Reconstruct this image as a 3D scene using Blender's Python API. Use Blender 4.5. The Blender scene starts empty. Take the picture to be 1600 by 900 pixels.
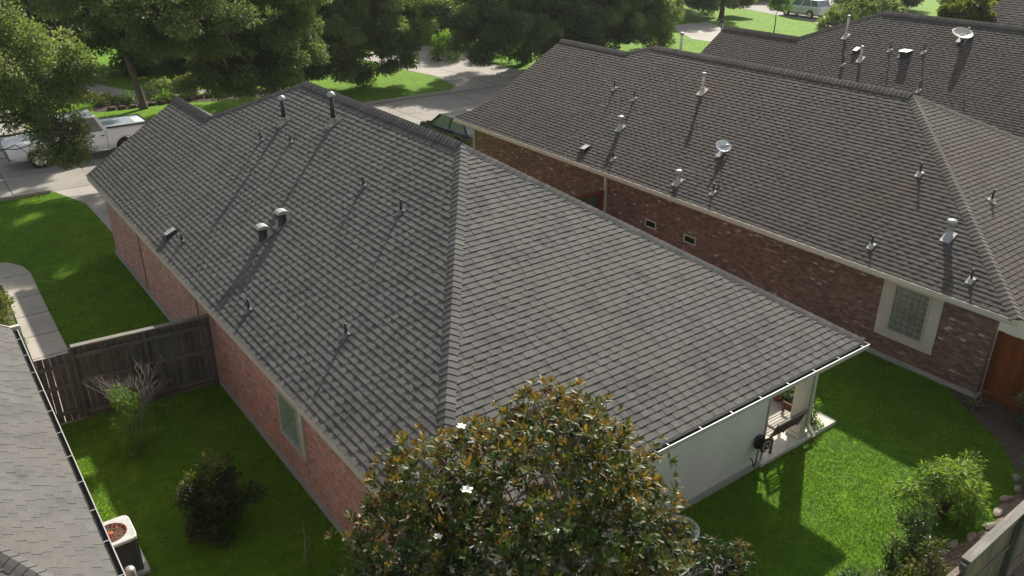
import bpy, math, random
import numpy as np
from mathutils import Vector, Matrix
R = math.radians
scene = bpy.context.scene
COL = scene.collection

# ------------------------------------------------------------ camera
cam_d = bpy.data.cameras.new('camera'); cam = bpy.data.objects.new('camera', cam_d); COL.objects.link(cam)
cam_d.sensor_width = 36; cam_d.lens = 29.13; cam_d.clip_end = 1000; cam_d.clip_start = 0.1
rt = Vector((0.800751, -0.598966, 0.006081)); up = Vector((0.251452, 0.345342, 0.904163)); fw = Vector((0.543663, 0.722481, -0.427144))
m = Matrix((rt, up, -fw)).transposed().to_4x4(); m.translation = Vector((0, 0, 11.08)); cam.matrix_world = m
scene.camera = cam
# ------------------------------------------------------------ light
SUN_EL, SUN_AZ = 37.5, 57.0            # azimuth from +Y towards +X
w = bpy.data.worlds.new('World'); scene.world = w; w.use_nodes = True
nt = w.node_tree; bg = nt.nodes['Background']; sky = nt.nodes.new('ShaderNodeTexSky'); sky.sky_type = 'NISHITA'
sky.sun_disc = False; sky.sun_elevation = R(SUN_EL); sky.sun_rotation = R(SUN_AZ); sky.air_density = 1.0; sky.dust_density = 1.5; sky.ozone_density = 1.0
hs = nt.nodes.new('ShaderNodeHueSaturation'); hs.inputs['Saturation'].default_value = 0.28
nt.links.new(sky.outputs[0], hs.inputs['Color']); nt.links.new(hs.outputs[0], bg.inputs[0]); bg.inputs[1].default_value = 0.105
sd = bpy.data.lights.new('sun', 'SUN'); sun = bpy.data.objects.new('sun', sd); COL.objects.link(sun)
sd.energy = 5.0; sd.angle = R(1.0); sd.color = (1.0, 0.93, 0.82)
L = Vector((math.cos(R(SUN_EL))*math.sin(R(SUN_AZ)), math.cos(R(SUN_EL))*math.cos(R(SUN_AZ)), math.sin(R(SUN_EL))))
sun.rotation_euler = L.to_track_quat('Z', 'Y').to_euler()
scene.view_settings.view_transform = 'Standard'; scene.view_settings.look = 'None'; scene.view_settings.exposure = 0.64; scene.view_settings.gamma = 1.0
scene.render.engine = 'CYCLES'

# ------------------------------------------------------------ materials
class N:
    """small node helper"""
    def __init__(s, name):
        s.m = bpy.data.materials.new(name); s.m.use_nodes = True; s.t = s.m.node_tree; s.t.nodes.clear()
        s.out = s.t.nodes.new('ShaderNodeOutputMaterial')
    def n(s, typ, **k):
        o = s.t.nodes.new(typ)
        for a, b in k.items(): setattr(o, a, b)
        return o
    def l(s, a, b): s.t.links.new(a, b)
    def val(s, sock, v):
        if hasattr(v, 'is_output') or isinstance(v, bpy.types.NodeSocket): s.l(v, sock)
        else: sock.default_value = v
    def math(s, op, a, b=None, c=None):
        o = s.n('ShaderNodeMath', operation=op); s.val(o.inputs[0], a)
        if b is not None: s.val(o.inputs[1], b)
        if c is not None: s.val(o.inputs[2], c)
        return o.outputs[0]
    def noise(s, scale, detail=3, rough=.55, vec=None, dim='3D'):
        o = s.n('ShaderNodeTexNoise', noise_dimensions=dim); o.inputs['Scale'].default_value = scale; o.inputs['Detail'].default_value = detail
        o.inputs['Roughness'].default_value = rough
        if vec is not None: s.l(vec, o.inputs['Vector'])
        return o.outputs['Fac']
    def pos(s): return s.n('ShaderNodeNewGeometry').outputs['Position']
    def ramp(s, fac, stops, interp='LINEAR'):
        o = s.n('ShaderNodeValToRGB'); r = o.color_ramp; r.interpolation = interp
        while len(r.elements) < len(stops): r.elements.new(.5)
        for e, (p, c) in zip(r.elements, stops): e.position = p; e.color = (*c, 1)
        s.l(fac, o.inputs[0]); return o.outputs[0]
    def mix(s, fac, a, b, mode='MIX'):
        o = s.n('ShaderNodeMix', data_type='RGBA', blend_type=mode)
        s.val(o.inputs[0], fac)
        for i, v in ((6, a), (7, b)):
            if isinstance(v, tuple): o.inputs[i].default_value = (*v, 1)
            else: s.l(v, o.inputs[i])
        return o.outputs[2]
    def bump(s, h, strength=.3, dist=.02):
        o = s.n('ShaderNodeBump'); o.inputs['Strength'].default_value = strength; o.inputs['Distance'].default_value = dist; s.l(h, o.inputs['Height']); return o.outputs[0]
    def pbr(s, col, rough=.8, metal=0., spec=.5, normal=None):
        b = s.n('ShaderNodeBsdfPrincipled')
        if isinstance(col, tuple): b.inputs['Base Color'].default_value = (*col, 1)
        else: s.l(col, b.inputs['Base Color'])
        s.val(b.inputs['Roughness'], rough); s.val(b.inputs['Metallic'], metal); b.inputs['Specular IOR Level'].default_value = spec
        if normal is not None: s.l(normal, b.inputs['Normal'])
        return b
    def end(s, sh): s.l(sh.outputs[0] if hasattr(sh, 'outputs') else sh, s.out.inputs[0]); return s.m

def plain(name, col, rough=.7, metal=0., spec=.5, var=.25, scale=6., bump=.0):
    k = N(name); p = k.pos(); f = k.noise(scale, 4, .6, p)
    lo = tuple(c*(1-var) for c in col); hi = tuple(min(1, c*(1+var)) for c in col)
    c = k.ramp(f, [(.3, lo), (.7, hi)])
    nm = k.bump(k.noise(scale*8, 3, .6, p), bump, .01) if bump else None
    return k.end(k.pbr(c, rough, metal, spec, nm))

def shingle_mat(name, dark, light, warm):
    k = N(name); p = k.pos(); a = k.n('ShaderNodeAttribute', attribute_name='tint').outputs['Fac']
    base = k.ramp(a, [(0, dark), (1, light)])
    big = k.noise(.35, 4, .55, p); base = k.mix(k.math('MULTIPLY', k.math('SUBTRACT', big, .40), 3.0), base, warm)
    # vertical weather streaks and blotches
    mp = k.n('ShaderNodeMapping'); mp.inputs['Scale'].default_value = (1.6, 1.6, .35); k.l(p, mp.inputs[0])
    st = k.noise(1.3, 5, .65, mp.outputs[0])
    base = k.mix(k.math('MULTIPLY', k.math('SUBTRACT', st, .47), 2.2), base, (dark[0]*.75, dark[1]*.75, dark[2]*.75))
    gr = k.noise(140, 2, .7, p); g2 = k.noise(28, 3, .7, p)
    base = k.mix(.55, base, k.ramp(gr, [(.25, (.25, .25, .25)), (.75, (.8, .79, .78))]), 'OVERLAY')
    base = k.mix(.35, base, k.ramp(g2, [(.3, (.3, .3, .3)), (.7, (.7, .69, .68))]), 'OVERLAY')
    return k.end(k.pbr(base, .92, 0, .25, k.bump(gr, .35, .004)))

def brick_mat(name, stops, mortar, bw=.150, bh=.060, mort=.009, weather=(.3, .3, .3)):
    k = N(name); g = k.n('ShaderNodeNewGeometry'); sp = k.n('ShaderNodeSeparateXYZ'); k.l(g.outputs['Position'], sp.inputs[0])
    sn = k.n('ShaderNodeSeparateXYZ'); k.l(g.outputs['Normal'], sn.inputs[0])
    xf = k.math('GREATER_THAN', k.math('ABSOLUTE', sn.outputs[0]), .5)
    u = k.math('ADD', k.math('MULTIPLY', sp.outputs[1], xf), k.math('MULTIPLY', sp.outputs[0], k.math('SUBTRACT', 1., xf)))
    v = k.math('DIVIDE', sp.outputs[2], bh); row = k.math('FLOOR', v); fv = k.math('FRACT', v)
    uu = k.math('ADD', k.math('DIVIDE', u, bw), k.math('MULTIPLY', k.math('MODULO', row, 2.), .5)); colm = k.math('FLOOR', uu); fu = k.math('FRACT', uu)
    cx = k.n('ShaderNodeCombineXYZ'); k.l(colm, cx.inputs[0]); k.l(row, cx.inputs[1])
    wn = k.n('ShaderNodeTexWhiteNoise', noise_dimensions='3D'); k.l(cx.outputs[0], wn.inputs['Vector'])
    c = k.ramp(wn.outputs['Value'], stops, 'CONSTANT')
    nz = k.noise(30, 4, .7, g.outputs['Position']); c = k.mix(.5, c, k.ramp(nz, [(.2, (.25, .25, .25)), (.8, (.75, .75, .75))]), 'OVERLAY')
    bg_ = k.noise(.8, 4, .6, g.outputs['Position']); c = k.mix(.3, c, k.ramp(bg_, [(.3, weather), (.7, (.65, .65, .65))]), 'OVERLAY')
    mu = mort/bw; mv = mort/bh
    e1 = k.math('MULTIPLY', k.math('GREATER_THAN', fu, mu), k.math('GREATER_THAN', fv, mv))
    c = k.mix(e1, mortar, c)
    h = k.math('ADD', e1, k.math('MULTIPLY', nz, .5))
    return k.end(k.pbr(c, .9, 0, .3, k.bump(h, .7, .008)))

def leaf_mat(name, dark, light, trans=.4, rough=.55, tip=None, spec=.4, under=None):
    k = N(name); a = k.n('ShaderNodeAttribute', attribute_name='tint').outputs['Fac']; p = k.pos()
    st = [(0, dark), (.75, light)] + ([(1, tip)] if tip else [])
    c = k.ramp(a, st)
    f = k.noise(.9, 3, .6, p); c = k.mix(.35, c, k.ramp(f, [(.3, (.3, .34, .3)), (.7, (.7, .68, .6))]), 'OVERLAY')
    if under is not None:
        bf = k.n('ShaderNodeNewGeometry').outputs['Backfacing']; c = k.mix(k.math('MULTIPLY', bf, .85), c, under)
    b = k.pbr(c, rough, 0, spec); t = k.n('ShaderNodeBsdfTranslucent')
    tc = k.mix(.6, c, (1.0, 1.0, .35), 'MULTIPLY'); tc2 = k.mix(1., tc, (1.6, 1.6, 1.2), 'MULTIPLY'); k.l(tc2, t.inputs[0])
    mx = k.n('ShaderNodeMixShader'); mx.inputs[0].default_value = trans; k.l(b.outputs[0], mx.inputs[1]); k.l(t.outputs[0], mx.inputs[2])
    return k.end(mx)

def wood_mat(name, lo, hi, ax=2, rough=.85):
    k = N(name); p = k.pos(); mp = k.n('ShaderNodeMapping'); s = [14, 14, 14]; s[ax] = 1.2; mp.inputs['Scale'].default_value = s; k.l(p, mp.inputs[0])
    f = k.noise(1.3, 5, .65, mp.outputs[0]); g = k.noise(1.1, 3, .5, p)
    c = k.ramp(f, [(.25, lo), (.75, hi)]); c = k.mix(.6, c, k.ramp(g, [(.3, (.3, .3, .3)), (.7, (.66, .66, .64))]), 'OVERLAY')
    a = k.n('ShaderNodeAttribute', attribute_name='tint').outputs['Fac']; c = k.mix(.5, c, k.ramp(a, [(0, (.32, .32, .32)), (1, (.68, .68, .66))]), 'OVERLAY')
    return k.end(k.pbr(c, rough, 0, .25, k.bump(f, .3, .006)))

def concrete_mat(name, col, var=.18):
    k = N(name); p = k.pos(); a = k.noise(.5, 5, .6, p); b = k.noise(6, 5, .7, p); c0 = k.noise(60, 2, .6, p)
    c = k.ramp(a, [(.3, tuple(x*(1-var) for x in col)), (.7, tuple(x*(1+var*.5) for x in col))])
    c = k.mix(.4, c, k.ramp(b, [(.3, (.36, .36, .36)), (.7, (.6, .6, .59))]), 'OVERLAY')
    c = k.mix(.4, c, k.ramp(c0, [(.3, (.38, .38, .38)), (.7, (.6, .6, .6))]), 'OVERLAY')
    return k.end(k.pbr(c, .88, 0, .3, k.bump(c0, .2, .005)))

def grass_mat(name, dark, light, dry):
    k = N(name); a = k.n('ShaderNodeAttribute', attribute_name='tint').outputs['Fac']; p = k.pos()
    c = k.ramp(a, [(0, dark), (.85, light), (1, dry)])
    f = k.noise(1.1, 5, .65, p); c = k.mix(.6, c, k.ramp(f, [(.3, (.28, .34, .3)), (.7, (.76, .66, .5))]), 'OVERLAY')
    b = k.pbr(c, .6, 0, .3); t = k.n('ShaderNodeBsdfTranslucent'); k.l(k.mix(1., c, (1.5, 1.5, .8), 'MULTIPLY'), t.inputs[0])
    mx = k.n('ShaderNodeMixShader'); mx.inputs[0].default_value = .5; k.l(b.outputs[0], mx.inputs[1]); k.l(t.outputs[0], mx.inputs[2])
    return k.end(mx)

M = {}
M['sh_main'] = shingle_mat('shingle_charcoal', (.058, .058, .056), (.158, .156, .150), (.122, .116, .108))
M['sh_brown'] = shingle_mat('shingle_brown', (.050, .047, .044), (.122, .114, .107), (.088, .072, .062))
M['sh_left'] = shingle_mat('shingle_pewter', (.085, .084, .080), (.140, .137, .131), (.115, .110, .104))
M['cap_main'] = shingle_mat('cap_charcoal', (.068, .067, .066), (.138, .136, .131), (.11, .106, .10))
M['cap_brown'] = shingle_mat('cap_brown', (.100, .092, .083), (.165, .152, .138), (.13, .114, .10))
M['brick_pink'] = brick_mat('brick_pink', [(0, (.41, .205, .17)), (.22, (.47, .255, .215)), (.45, (.36, .18, .15)), (.62, (.50, .30, .26)), (.8, (.43, .22, .185)), (.93, (.29, .145, .12))], (.40, .335, .295))
M['brick_dark'] = brick_mat('brick_dark', [(0, (.165, .100, .080)), (.25, (.21, .130, .105)), (.5, (.13, .085, .072)), (.68, (.25, .165, .135)), (.84, (.18, .122, .103)), (.955, (.33, .255, .21)), (.982, (.48, .41, .35))], (.135, .105, .088))
M['deck'] = plain('roof_deck', (.05, .048, .045), .9)
M['siding'] = plain('painted_siding', (.60, .59, .55), .7, var=.07, scale=1.2, bump=.05)
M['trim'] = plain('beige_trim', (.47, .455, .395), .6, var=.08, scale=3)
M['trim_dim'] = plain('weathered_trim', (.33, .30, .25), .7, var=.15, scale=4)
M['white'] = plain('white_paint', (.40, .40, .385), .45, var=.06, scale=5)
M['gutter_in'] = plain('gutter_debris', (.018, .016, .014), .9, var=.5, scale=20)
M['metal'] = plain('galvanised_metal', (.36, .365, .36), .5, .35, var=.15, scale=12)
M['metal_dark'] = plain('dark_pipe', (.03, .03, .032), .5, .2, var=.3, scale=20)
M['flash_dark'] = plain('painted_flashing', (.12, .118, .118), .6, .1, var=.2, scale=12)
M['pvc'] = plain('pvc_pipe', (.55, .50, .43), .5, var=.12, scale=15)
M['dish'] = plain('dish_paint', (.66, .69, .70), .5, var=.08, scale=8)
M['dish_cream'] = plain('dish_cream', (.52, .50, .43), .45, var=.08, scale=8)
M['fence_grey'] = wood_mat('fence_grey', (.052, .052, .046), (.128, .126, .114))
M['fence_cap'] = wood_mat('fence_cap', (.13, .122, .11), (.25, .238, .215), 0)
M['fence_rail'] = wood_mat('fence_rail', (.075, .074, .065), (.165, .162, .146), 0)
M['fence_light'] = wood_mat('fence_weathered', (.10, .080, .062), (.24, .20, .165))
M['fence_brown'] = wood_mat('fence_stained', (.11, .034, .010), (.20, .062, .018))
M['conc'] = concrete_mat('concrete', (.36, .335, .30))
M['conc_walk'] = concrete_mat('concrete_walk', (.40, .37, .32))
M['street'] = concrete_mat('street_concrete', (.29, .272, .245))
M['kerb'] = concrete_mat('kerb_concrete', (.34, .31, .27))
M['porch'] = concrete_mat('porch_concrete', (.58, .56, .52), .08)
M['found'] = concrete_mat('foundation', (.33, .335, .31))
M['glass_dark'] = N('dark_glass').end if False else plain('dark_glass', (.012, .015, .017), .06, 0, .8, .1)
M['glass_sky'] = plain('sky_painted_glass', (.16, .20, .21), .1, 0, .9, .1)  # pale blue-grey base colour paints the sky's reflection into the vehicle glass
M['rubber'] = plain('rubber', (.015, .015, .015), .85, var=.2)
M['paint_white'] = plain('car_paint_white', (.80, .82, .84), .25, 0, .6, .03)
M['paint_silver'] = plain('car_paint_silver', (.62, .64, .66), .25, .1, .6, .03)
M['paint_black'] = plain('car_paint_dark', (.02, .023, .026), .12, 0, .7, .1)
M['tonneau'] = plain('tonneau_cover', (.30, .36, .40), .35, 0, .5, .06)
M['chrome'] = plain('chrome', (.7, .7, .7), .2, 1., .5, .03)
M['black'] = plain('black_plastic', (.012, .012, .013), .5, var=.2)
M['ac_dark'] = plain('ac_louvre', (.065, .067, .064), .55, .2, var=.2, scale=5)
M['ac_light'] = plain('ac_top', (.50, .51, .48), .5, .1, var=.14, scale=5)
M['rust'] = plain('rusty_guard', (.30, .09, .03), .8, .2, var=.5, scale=20)
M['bark'] = plain('bark', (.105, .085, .068), .95, var=.4, scale=9, bump=.6)
M['bark_pale'] = plain('pale_bark', (.26, .24, .215), .9, var=.3, scale=14, bump=.3)
M['soil'] = plain('soil', (.085, .063, .048), .97, var=.45, scale=9, bump=.9)
M['mulch'] = plain('mulch', (.17, .135, .105), .97, var=.5, scale=16, bump=1.)
M['mulch_dark'] = plain('dark_mulch', (.05, .032, .025), .97, var=.5, scale=5, bump=.9)
M['terracotta'] = plain('terracotta', (.22, .07, .04), .75, var=.15, scale=20)
M['stone'] = plain('edging_stone', (.28, .24, .20), .9, var=.3, scale=8, bump=.5)
M['stone_dark'] = plain('garden_stone', (.10, .06, .05), .9, var=.4, scale=6, bump=.5)
M['bench_wood'] = wood_mat('bench_wood', (.05, .03, .025), (.11, .07, .06), 0)
M['slat_grey'] = wood_mat('seat_slat', (.35, .32, .29), (.5, .47, .43), 0)
M['lf_oak'] = leaf_mat('oak_leaf', (.062, .098, .042), (.155, .205, .084), .45, .5, (.27, .31, .16))
M['lf_oak_dark'] = leaf_mat('oak_leaf_dark', (.054, .088, .042), (.125, .175, .075), .42, .5, (.22, .27, .13))
M['lf_yellow'] = leaf_mat('yellow_leaf', (.06, .085, .02), (.15, .18, .04), .38, .55, (.24, .25, .07))
M['lf_bright'] = leaf_mat('bright_leaf', (.055, .12, .022), (.14, .25, .04), .45, .5, (.25, .36, .07))
M['lf_blue'] = leaf_mat('blue_leaf', (.05, .095, .045), (.13, .20, .09), .3, .4, (.22, .28, .14))
M['lf_dark'] = leaf_mat('dark_leaf', (.020, .032, .014), (.058, .078, .026), .28, .5, (.24, .28, .05))
M['lf_mag'] = leaf_mat('magnolia_leaf', (.024, .050, .015), (.080, .100, .024), .24, .45, (.27, .165, .035), .28, (.17, .095, .030))
M['lf_red'] = leaf_mat('reddish_leaf', (.045, .07, .025), (.13, .15, .05), .35, .45, (.28, .15, .05))
M['lf_peach'] = leaf_mat('peach_leaf', (.07, .13, .03), (.19, .29, .06), .45, .5, (.32, .40, .11))
M['petal'] = plain('petal', (.80, .80, .74), .6, var=.05)
M['grass'] = grass_mat('grass_blade', (.050, .130, .014), (.185, .34, .022), (.38, .46, .07))
k = N('lawn'); p = k.pos(); a = k.noise(3.5, 5, .7, p); b = k.noise(.6, 5, .65, p); c0 = k.noise(45, 3, .7, p)
c = k.ramp(a, [(.3, (.065, .165, .014)), (.7, (.18, .325, .022))]); c = k.mix(.5, c, k.ramp(b, [(.35, (.36, .40, .4)), (.68, (.72, .62, .5))]), 'OVERLAY')
c = k.mix(.75, c, k.ramp(c0, [(.3, (.25, .27, .25)), (.7, (.74, .72, .6))]), 'OVERLAY'); M['lawn'] = k.end(k.pbr(c, .85, 0, .15, k.bump(c0, .9, .05)))
# patterned obscure glass: fine leaded grid on pale green panes
def obscure(name, ca, cb, cell):
    k = N(name); g = k.n('ShaderNodeNewGeometry'); sp = k.n('ShaderNodeSeparateXYZ'); k.l(g.outputs['Position'], sp.inputs[0])
    fy = k.math('FRACT', k.math('DIVIDE', sp.outputs[1], cell)); fz = k.math('FRACT', k.math('DIVIDE', sp.outputs[2], cell))
    e = k.math('MULTIPLY', k.math('GREATER_THAN', fy, .12), k.math('GREATER_THAN', fz, .12))
    n1 = k.noise(16, 4, .7, g.outputs['Position']); n2 = k.noise(3, 3, .5, g.outputs['Position'])
    c = k.ramp(n1, [(.3, ca), (.7, cb)]); c = k.mix(.4, c, k.ramp(n2, [(.3, (.3, .3, .3)), (.7, (.7, .7, .7))]), 'OVERLAY')
    c = k.mix(e, tuple((x+y)*.28 for x, y in zip(ca, cb)), c)
    return k.end(k.pbr(c, .18, 0, .7, k.bump(n1, .5, .01)))
M['pane_green'] = obscure('patterned_pane', (.12, .20, .15), (.30, .42, .33), .115)
M['pane_grey'] = obscure('textured_pane', (.10, .12, .10), (.28, .31, .26), .16)

# ------------------------------------------------------------ mesh helpers
WL = {}
def vadd(a, b): return (a[0]+b[0], a[1]+b[1], a[2]+b[2])
class MB:
    def __init__(s): s.v = []; s.f = []; s.mi = []; s.t = []; s.sm = []
    def face(s, idx, mi=0, t=.5, sm=False): s.f.append(tuple(idx)); s.mi.append(mi); s.t.append(t); s.sm.append(sm)
    def poly(s, pts, mi=0, t=.5):
        b = len(s.v); s.v += [tuple(q) for q in pts]; s.face(range(b, b+len(pts)), mi, t); return s
    def box(s, a, c, mi=0, t=.5):
        x0, y0, z0 = [min(a[i], c[i]) for i in range(3)]; x1, y1, z1 = [max(a[i], c[i]) for i in range(3)]; b = len(s.v)
        s.v += [(x0,y0,z0),(x1,y0,z0),(x1,y1,z0),(x0,y1,z0),(x0,y0,z1),(x1,y0,z1),(x1,y1,z1),(x0,y1,z1)]
        for q in ((0,3,2,1),(4,5,6,7),(0,1,5,4),(1,2,6,5),(2,3,7,6),(3,0,4,7)): s.face([b+i for i in q], mi, t)
        return s
    def beam(s, p, q, wd, ht, mi=0, t=.5, upv=(0,0,1)):
        p = Vector(p); q = Vector(q); d = (q-p).normalized(); u = Vector(upv); sd_ = d.cross(u).normalized(); u = sd_.cross(d)
        b = len(s.v)
        for e in (p, q):
            for (i, j) in ((-1,-1),(1,-1),(1,1),(-1,1)): s.v.append(tuple(e + sd_*wd*.5*i + u*ht*.5*j))
        for qd in ((0,1,2,3),(7,6,5,4),(0,4,5,1),(1,5,6,2),(2,6,7,3),(3,7,4,0)): s.face([b+i for i in qd], mi, t)
        return s
    def tube(s, pts, rad, n=8, mi=0, t=.5, cap=True):
        pts = [Vector(q) for q in pts]; 
        if not hasattr(rad, '__len__'): rad = [rad]*len(pts)
        prev = None; b0 = len(s.v)
        for i, q in enumerate(pts):
            d = (pts[min(i+1, len(pts)-1)] - pts[max(i-1, 0)]).normalized()
            ref = Vector((0,0,1)) if abs(d.z) < .95 else Vector((1,0,0))
            a = d.cross(ref).normalized() if prev is None else (prev - d*prev.dot(d)).normalized(); prev = a; c_ = d.cross(a)
            for j in range(n):
                th = 2*math.pi*j/n; s.v.append(tuple(q + (a*math.cos(th) + c_*math.sin(th))*rad[i]))
        for i in range(len(pts)-1):
            for j in range(n):
                a0 = b0+i*n+j; a1 = b0+i*n+(j+1) % n; s.face((a0, a1, a1+n, a0+n), mi, t, True)
        if cap:
            s.face([b0+j for j in range(n)][::-1], mi, t); e = b0+(len(pts)-1)*n; s.face([e+j for j in range(n)], mi, t)
        return s
    def lathe(s, c, prof, n=20, mi=0, t=.5, axis='z'):
        b0 = len(s.v)
        for (r, h) in prof:
            for j in range(n):
                th = 2*math.pi*j/n; x, y = r*math.cos(th), r*math.sin(th)
                v = (x, y, h) if axis == 'z' else ((x, h, y) if axis == 'y' else (h, x, y))
                s.v.append(vadd(c, v))
        for i in range(len(prof)-1):
            for j in range(n):
                a0 = b0+i*n+j; a1 = b0+i*n+(j+1) % n; s.face((a0, a1, a1+n, a0+n), mi, t, True)
        return s
    def prism(s, pts, off, mi=0, t=.5):
        """closed polygon pts extruded by vector off"""
        b = len(s.v); n = len(pts); s.v += [tuple(q) for q in pts]; s.v += [vadd(q, off) for q in pts]
        s.face(list(range(b, b+n))[::-1], mi, t); s.face(range(b+n, b+2*n), mi, t)
        for i in range(n): j = (i+1) % n; s.face((b+i, b+j, b+n+j, b+n+i), mi, t)
        return s
    def build(s, name, mats, parent=None, local=False, bevel=0, fix=True):
        me = bpy.data.meshes.new(name); off = (0,0,0)
        if parent is not None and not local: off = WL.get(parent.name, (0,0,0))
        me.from_pydata([(x-off[0], y-off[1], z-off[2]) for x, y, z in s.v], [], s.f)
        for mm in (mats if isinstance(mats, (list, tuple)) else [mats]): me.materials.append(M[mm] if isinstance(mm, str) else mm)
        me.polygons.foreach_set('material_index', s.mi); me.polygons.foreach_set('use_smooth', s.sm)
        at = me.attributes.new('tint', 'FLOAT', 'FACE'); at.data.foreach_set('value', s.t)
        if fix:
            import bmesh
            bm = bmesh.new(); bm.from_mesh(me); bmesh.ops.recalc_face_normals(bm, faces=bm.faces); bm.to_mesh(me); bm.free()
        me.update(); o = bpy.data.objects.new(name, me); COL.objects.link(o)
        if parent is not None: o.parent = parent; WL[o.name] = (0,0,0) if local else off
        if bevel:
            bv = o.modifiers.new('bevel', 'BEVEL'); bv.width = bevel; bv.segments = 2; bv.limit_method = 'ANGLE'; bv.angle_limit = R(40)
        return o

def fast_mesh(name, verts, quads, tints, mat, parent=None, off=(0,0,0), smooth=False):
    """numpy mesh of equal-sided faces"""
    verts = np.asarray(verts, np.float32) - np.asarray(off, np.float32); quads = np.asarray(quads, np.int32); nf, k_ = quads.shape
    me = bpy.data.meshes.new(name); me.vertices.add(len(verts)); me.vertices.foreach_set('co', verts.ravel())
    me.loops.add(nf*k_); me.loops.foreach_set('vertex_index', quads.ravel()); me.polygons.add(nf)
    me.polygons.foreach_set('loop_start', np.arange(nf, dtype=np.int32)*k_); me.polygons.foreach_set('loop_total', np.full(nf, k_, np.int32))
    if smooth: me.polygons.foreach_set('use_smooth', np.ones(nf, bool))
    at = me.attributes.new('tint', 'FLOAT', 'FACE'); at.data.foreach_set('value', np.asarray(tints, np.float32))
    me.materials.append(M[mat]); me.update(calc_edges=True); me.validate()
    o = bpy.data.objects.new(name, me); COL.objects.link(o)
    if parent is not None: o.parent = parent; WL[o.name] = WL.get(parent.name, (0,0,0))
    return o

def tag(o, label=None, cat=None, group=None, kind=None):
    if label: o['label'] = label
    if cat: o['category'] = cat
    if group: o['group'] = group
    if kind: o['kind'] = kind
    return o
def thing(name, loc, label, cat, group=None, rz=0):
    o = bpy.data.objects.new(name, None); COL.objects.link(o); o.location = loc; o.rotation_euler = (0,0,rz); o.empty_display_size = .2
    WL[o.name] = tuple(loc); return tag(o, label, cat, group)
def struct(mb, name, mat, **k):
    o = mb.build(name, mat, **k); o['kind'] = 'structure'; return o

# ------------------------------------------------------------ ground, street, walks
def sheet(name, pts, z, mat): return struct(MB().poly([(x, y, z) for x, y in pts]), name, mat)
sheet('ground', [(-400, -400), (400, -400), (400, 400), (-400, 400)], 0, 'lawn')
mb = MB().box((-60, 37.25, -.3), (160, 43.75, .008)); struct(mb, 'street', 'street')
def strip(pts, wd, z0, z1, mb):
    for p, q in zip(pts, pts[1:]): mb.beam((p[0], p[1], (z0+z1)/2), (q[0], q[1], (z0+z1)/2), wd, z1-z0)
mb = MB(); mb.box((9.2, 37.1, 0), (20.2, 37.25, .14)); mb.box((26.5, 37.1, 0), (31, 37.25, .14)); mb.box((-60, 37.1, 0), (4.3, 37.25, .14)); struct(mb, 'near_kerb', 'kerb')
mb = MB(); mb.box((6.2, 43.75, 0), (28.0, 43.95, .15)); mb.box((28.0, 43.75, 0), (36.2, 43.95, .03)); mb.box((-1.5, 43.75, 0), (6.2, 43.95, .03)); mb.box((36.2, 43.75, 0), (160, 43.95, .15)); mb.box((-60, 43.75, 0), (-1.5, 43.95, .15)); struct(mb, 'far_kerb', 'kerb')
sheet('driveway', [(4.4, 37.26), (4.75, 36.2), (5.15, 34.9), (5.25, 29.3), (10.2, 29.3), (10.2, 34.5), (9.2, 37.26)], .012, 'conc')
sheet('driveway', [(20.2, 37.26), (20.4, 34), (20.4, 28.2), (25.9, 28.2), (25.9, 34), (26.5, 37.26)], .012, 'conc')
sheet('driveway', [(28.0, 43.95), (29.4, 45.3), (30.1, 48.9), (29.5, 52), (29.0, 58), (33.8, 62), (38, 58), (35.9, 50.5), (36.2, 43.95)], .012, 'conc')
sheet('driveway', [(-1.5, 43.95), (-3, 46), (-3.5, 62), (5, 62), (5.5, 46), (6.2, 43.95)], .012, 'conc')
sheet('driveway', [(57.5, 43.95), (57.0, 50.0), (59.5, 54), (62, 57), (66.5, 56.5), (63, 50), (60.8, 43.95)], .012, 'conc')
sheet('driveway', [(70, 43.95), (73.5, 48.5), (75.5, 51), (77, 57), (80, 68), (95, 68), (92, 50), (84, 43.95)], .012, 'street')
sheet('garden_path', [(8.2, 66), (9.0, 60), (10.0, 56.0), (11.4, 53.9), (13.8, 52.9), (18, 52.0), (18, 52.9), (14, 54.2), (12.3, 55.4), (11.2, 58), (10.3, 66)], .012, 'conc')
# joints scored in the street and the walks, with expansion felt
mb = MB()
for x in range(-12, 80, 5): mb.box((x, 37.3, .004), (x+.03, 43.7, .0105))
mb.box((-40, 40.4, .004), (100, 40.43, .0105)); mb.box((-40, 43.68, .004), (100, 43.74, .0105)); mb.box((-40, 37.26, .004), (100, 37.3, .0105)); mb.box((28.2, 46.9, .008), (36.1, 46.93, .0155)); mb.box((31.8, 44, .008), (31.83, 56, .0155)); struct(mb, 'street_joints', 'gutter_in')
walk = [(1.27, 18.9), (2.12, 18.9), (2.13, 22.6), (2.18, 26.9), (2.22, 28.7), (2.10, 29.5), (1.75, 30.1), (1.2, 30.4), (.0, 30.5), (-4, 30.5), (-4, 29.2), (.6, 29.1), (1.15, 28.8), (1.33, 28.2), (1.33, 26.9), (1.27, 22.5)]
mb = MB().prism([(x, y, -.05) for x, y in walk], (0, 0, .08)); struct(mb, 'sidewalk', 'conc_walk')
mb = MB()
for y in (20.2, 21.4, 22.55, 23.95, 25.43, 26.9, 28.75): mb.box((1.26, y-.012, .02), (2.23, y+.012, .0325))
struct(mb, 'sidewalk_joints', 'gutter_in')
bed = [(.3, 18.75), (1.2, 18.75), (1.22, 22.5), (1.27, 26.9), (1.25, 28.0), (.9, 28.8), (.2, 29.0), (-3, 29.0), (-3, 18.75)]
sheet('planting_bed', bed, .014, 'mulch')
sheet('planting_bed', [(x, y) for x, y in ((1.75, 31.6), (1.4, 32.6), (.5, 32.8), (-.2, 32), (-.1, 30.9), (.8, 30.65), (1.5, 30.9))], .014, 'soil')
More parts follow.
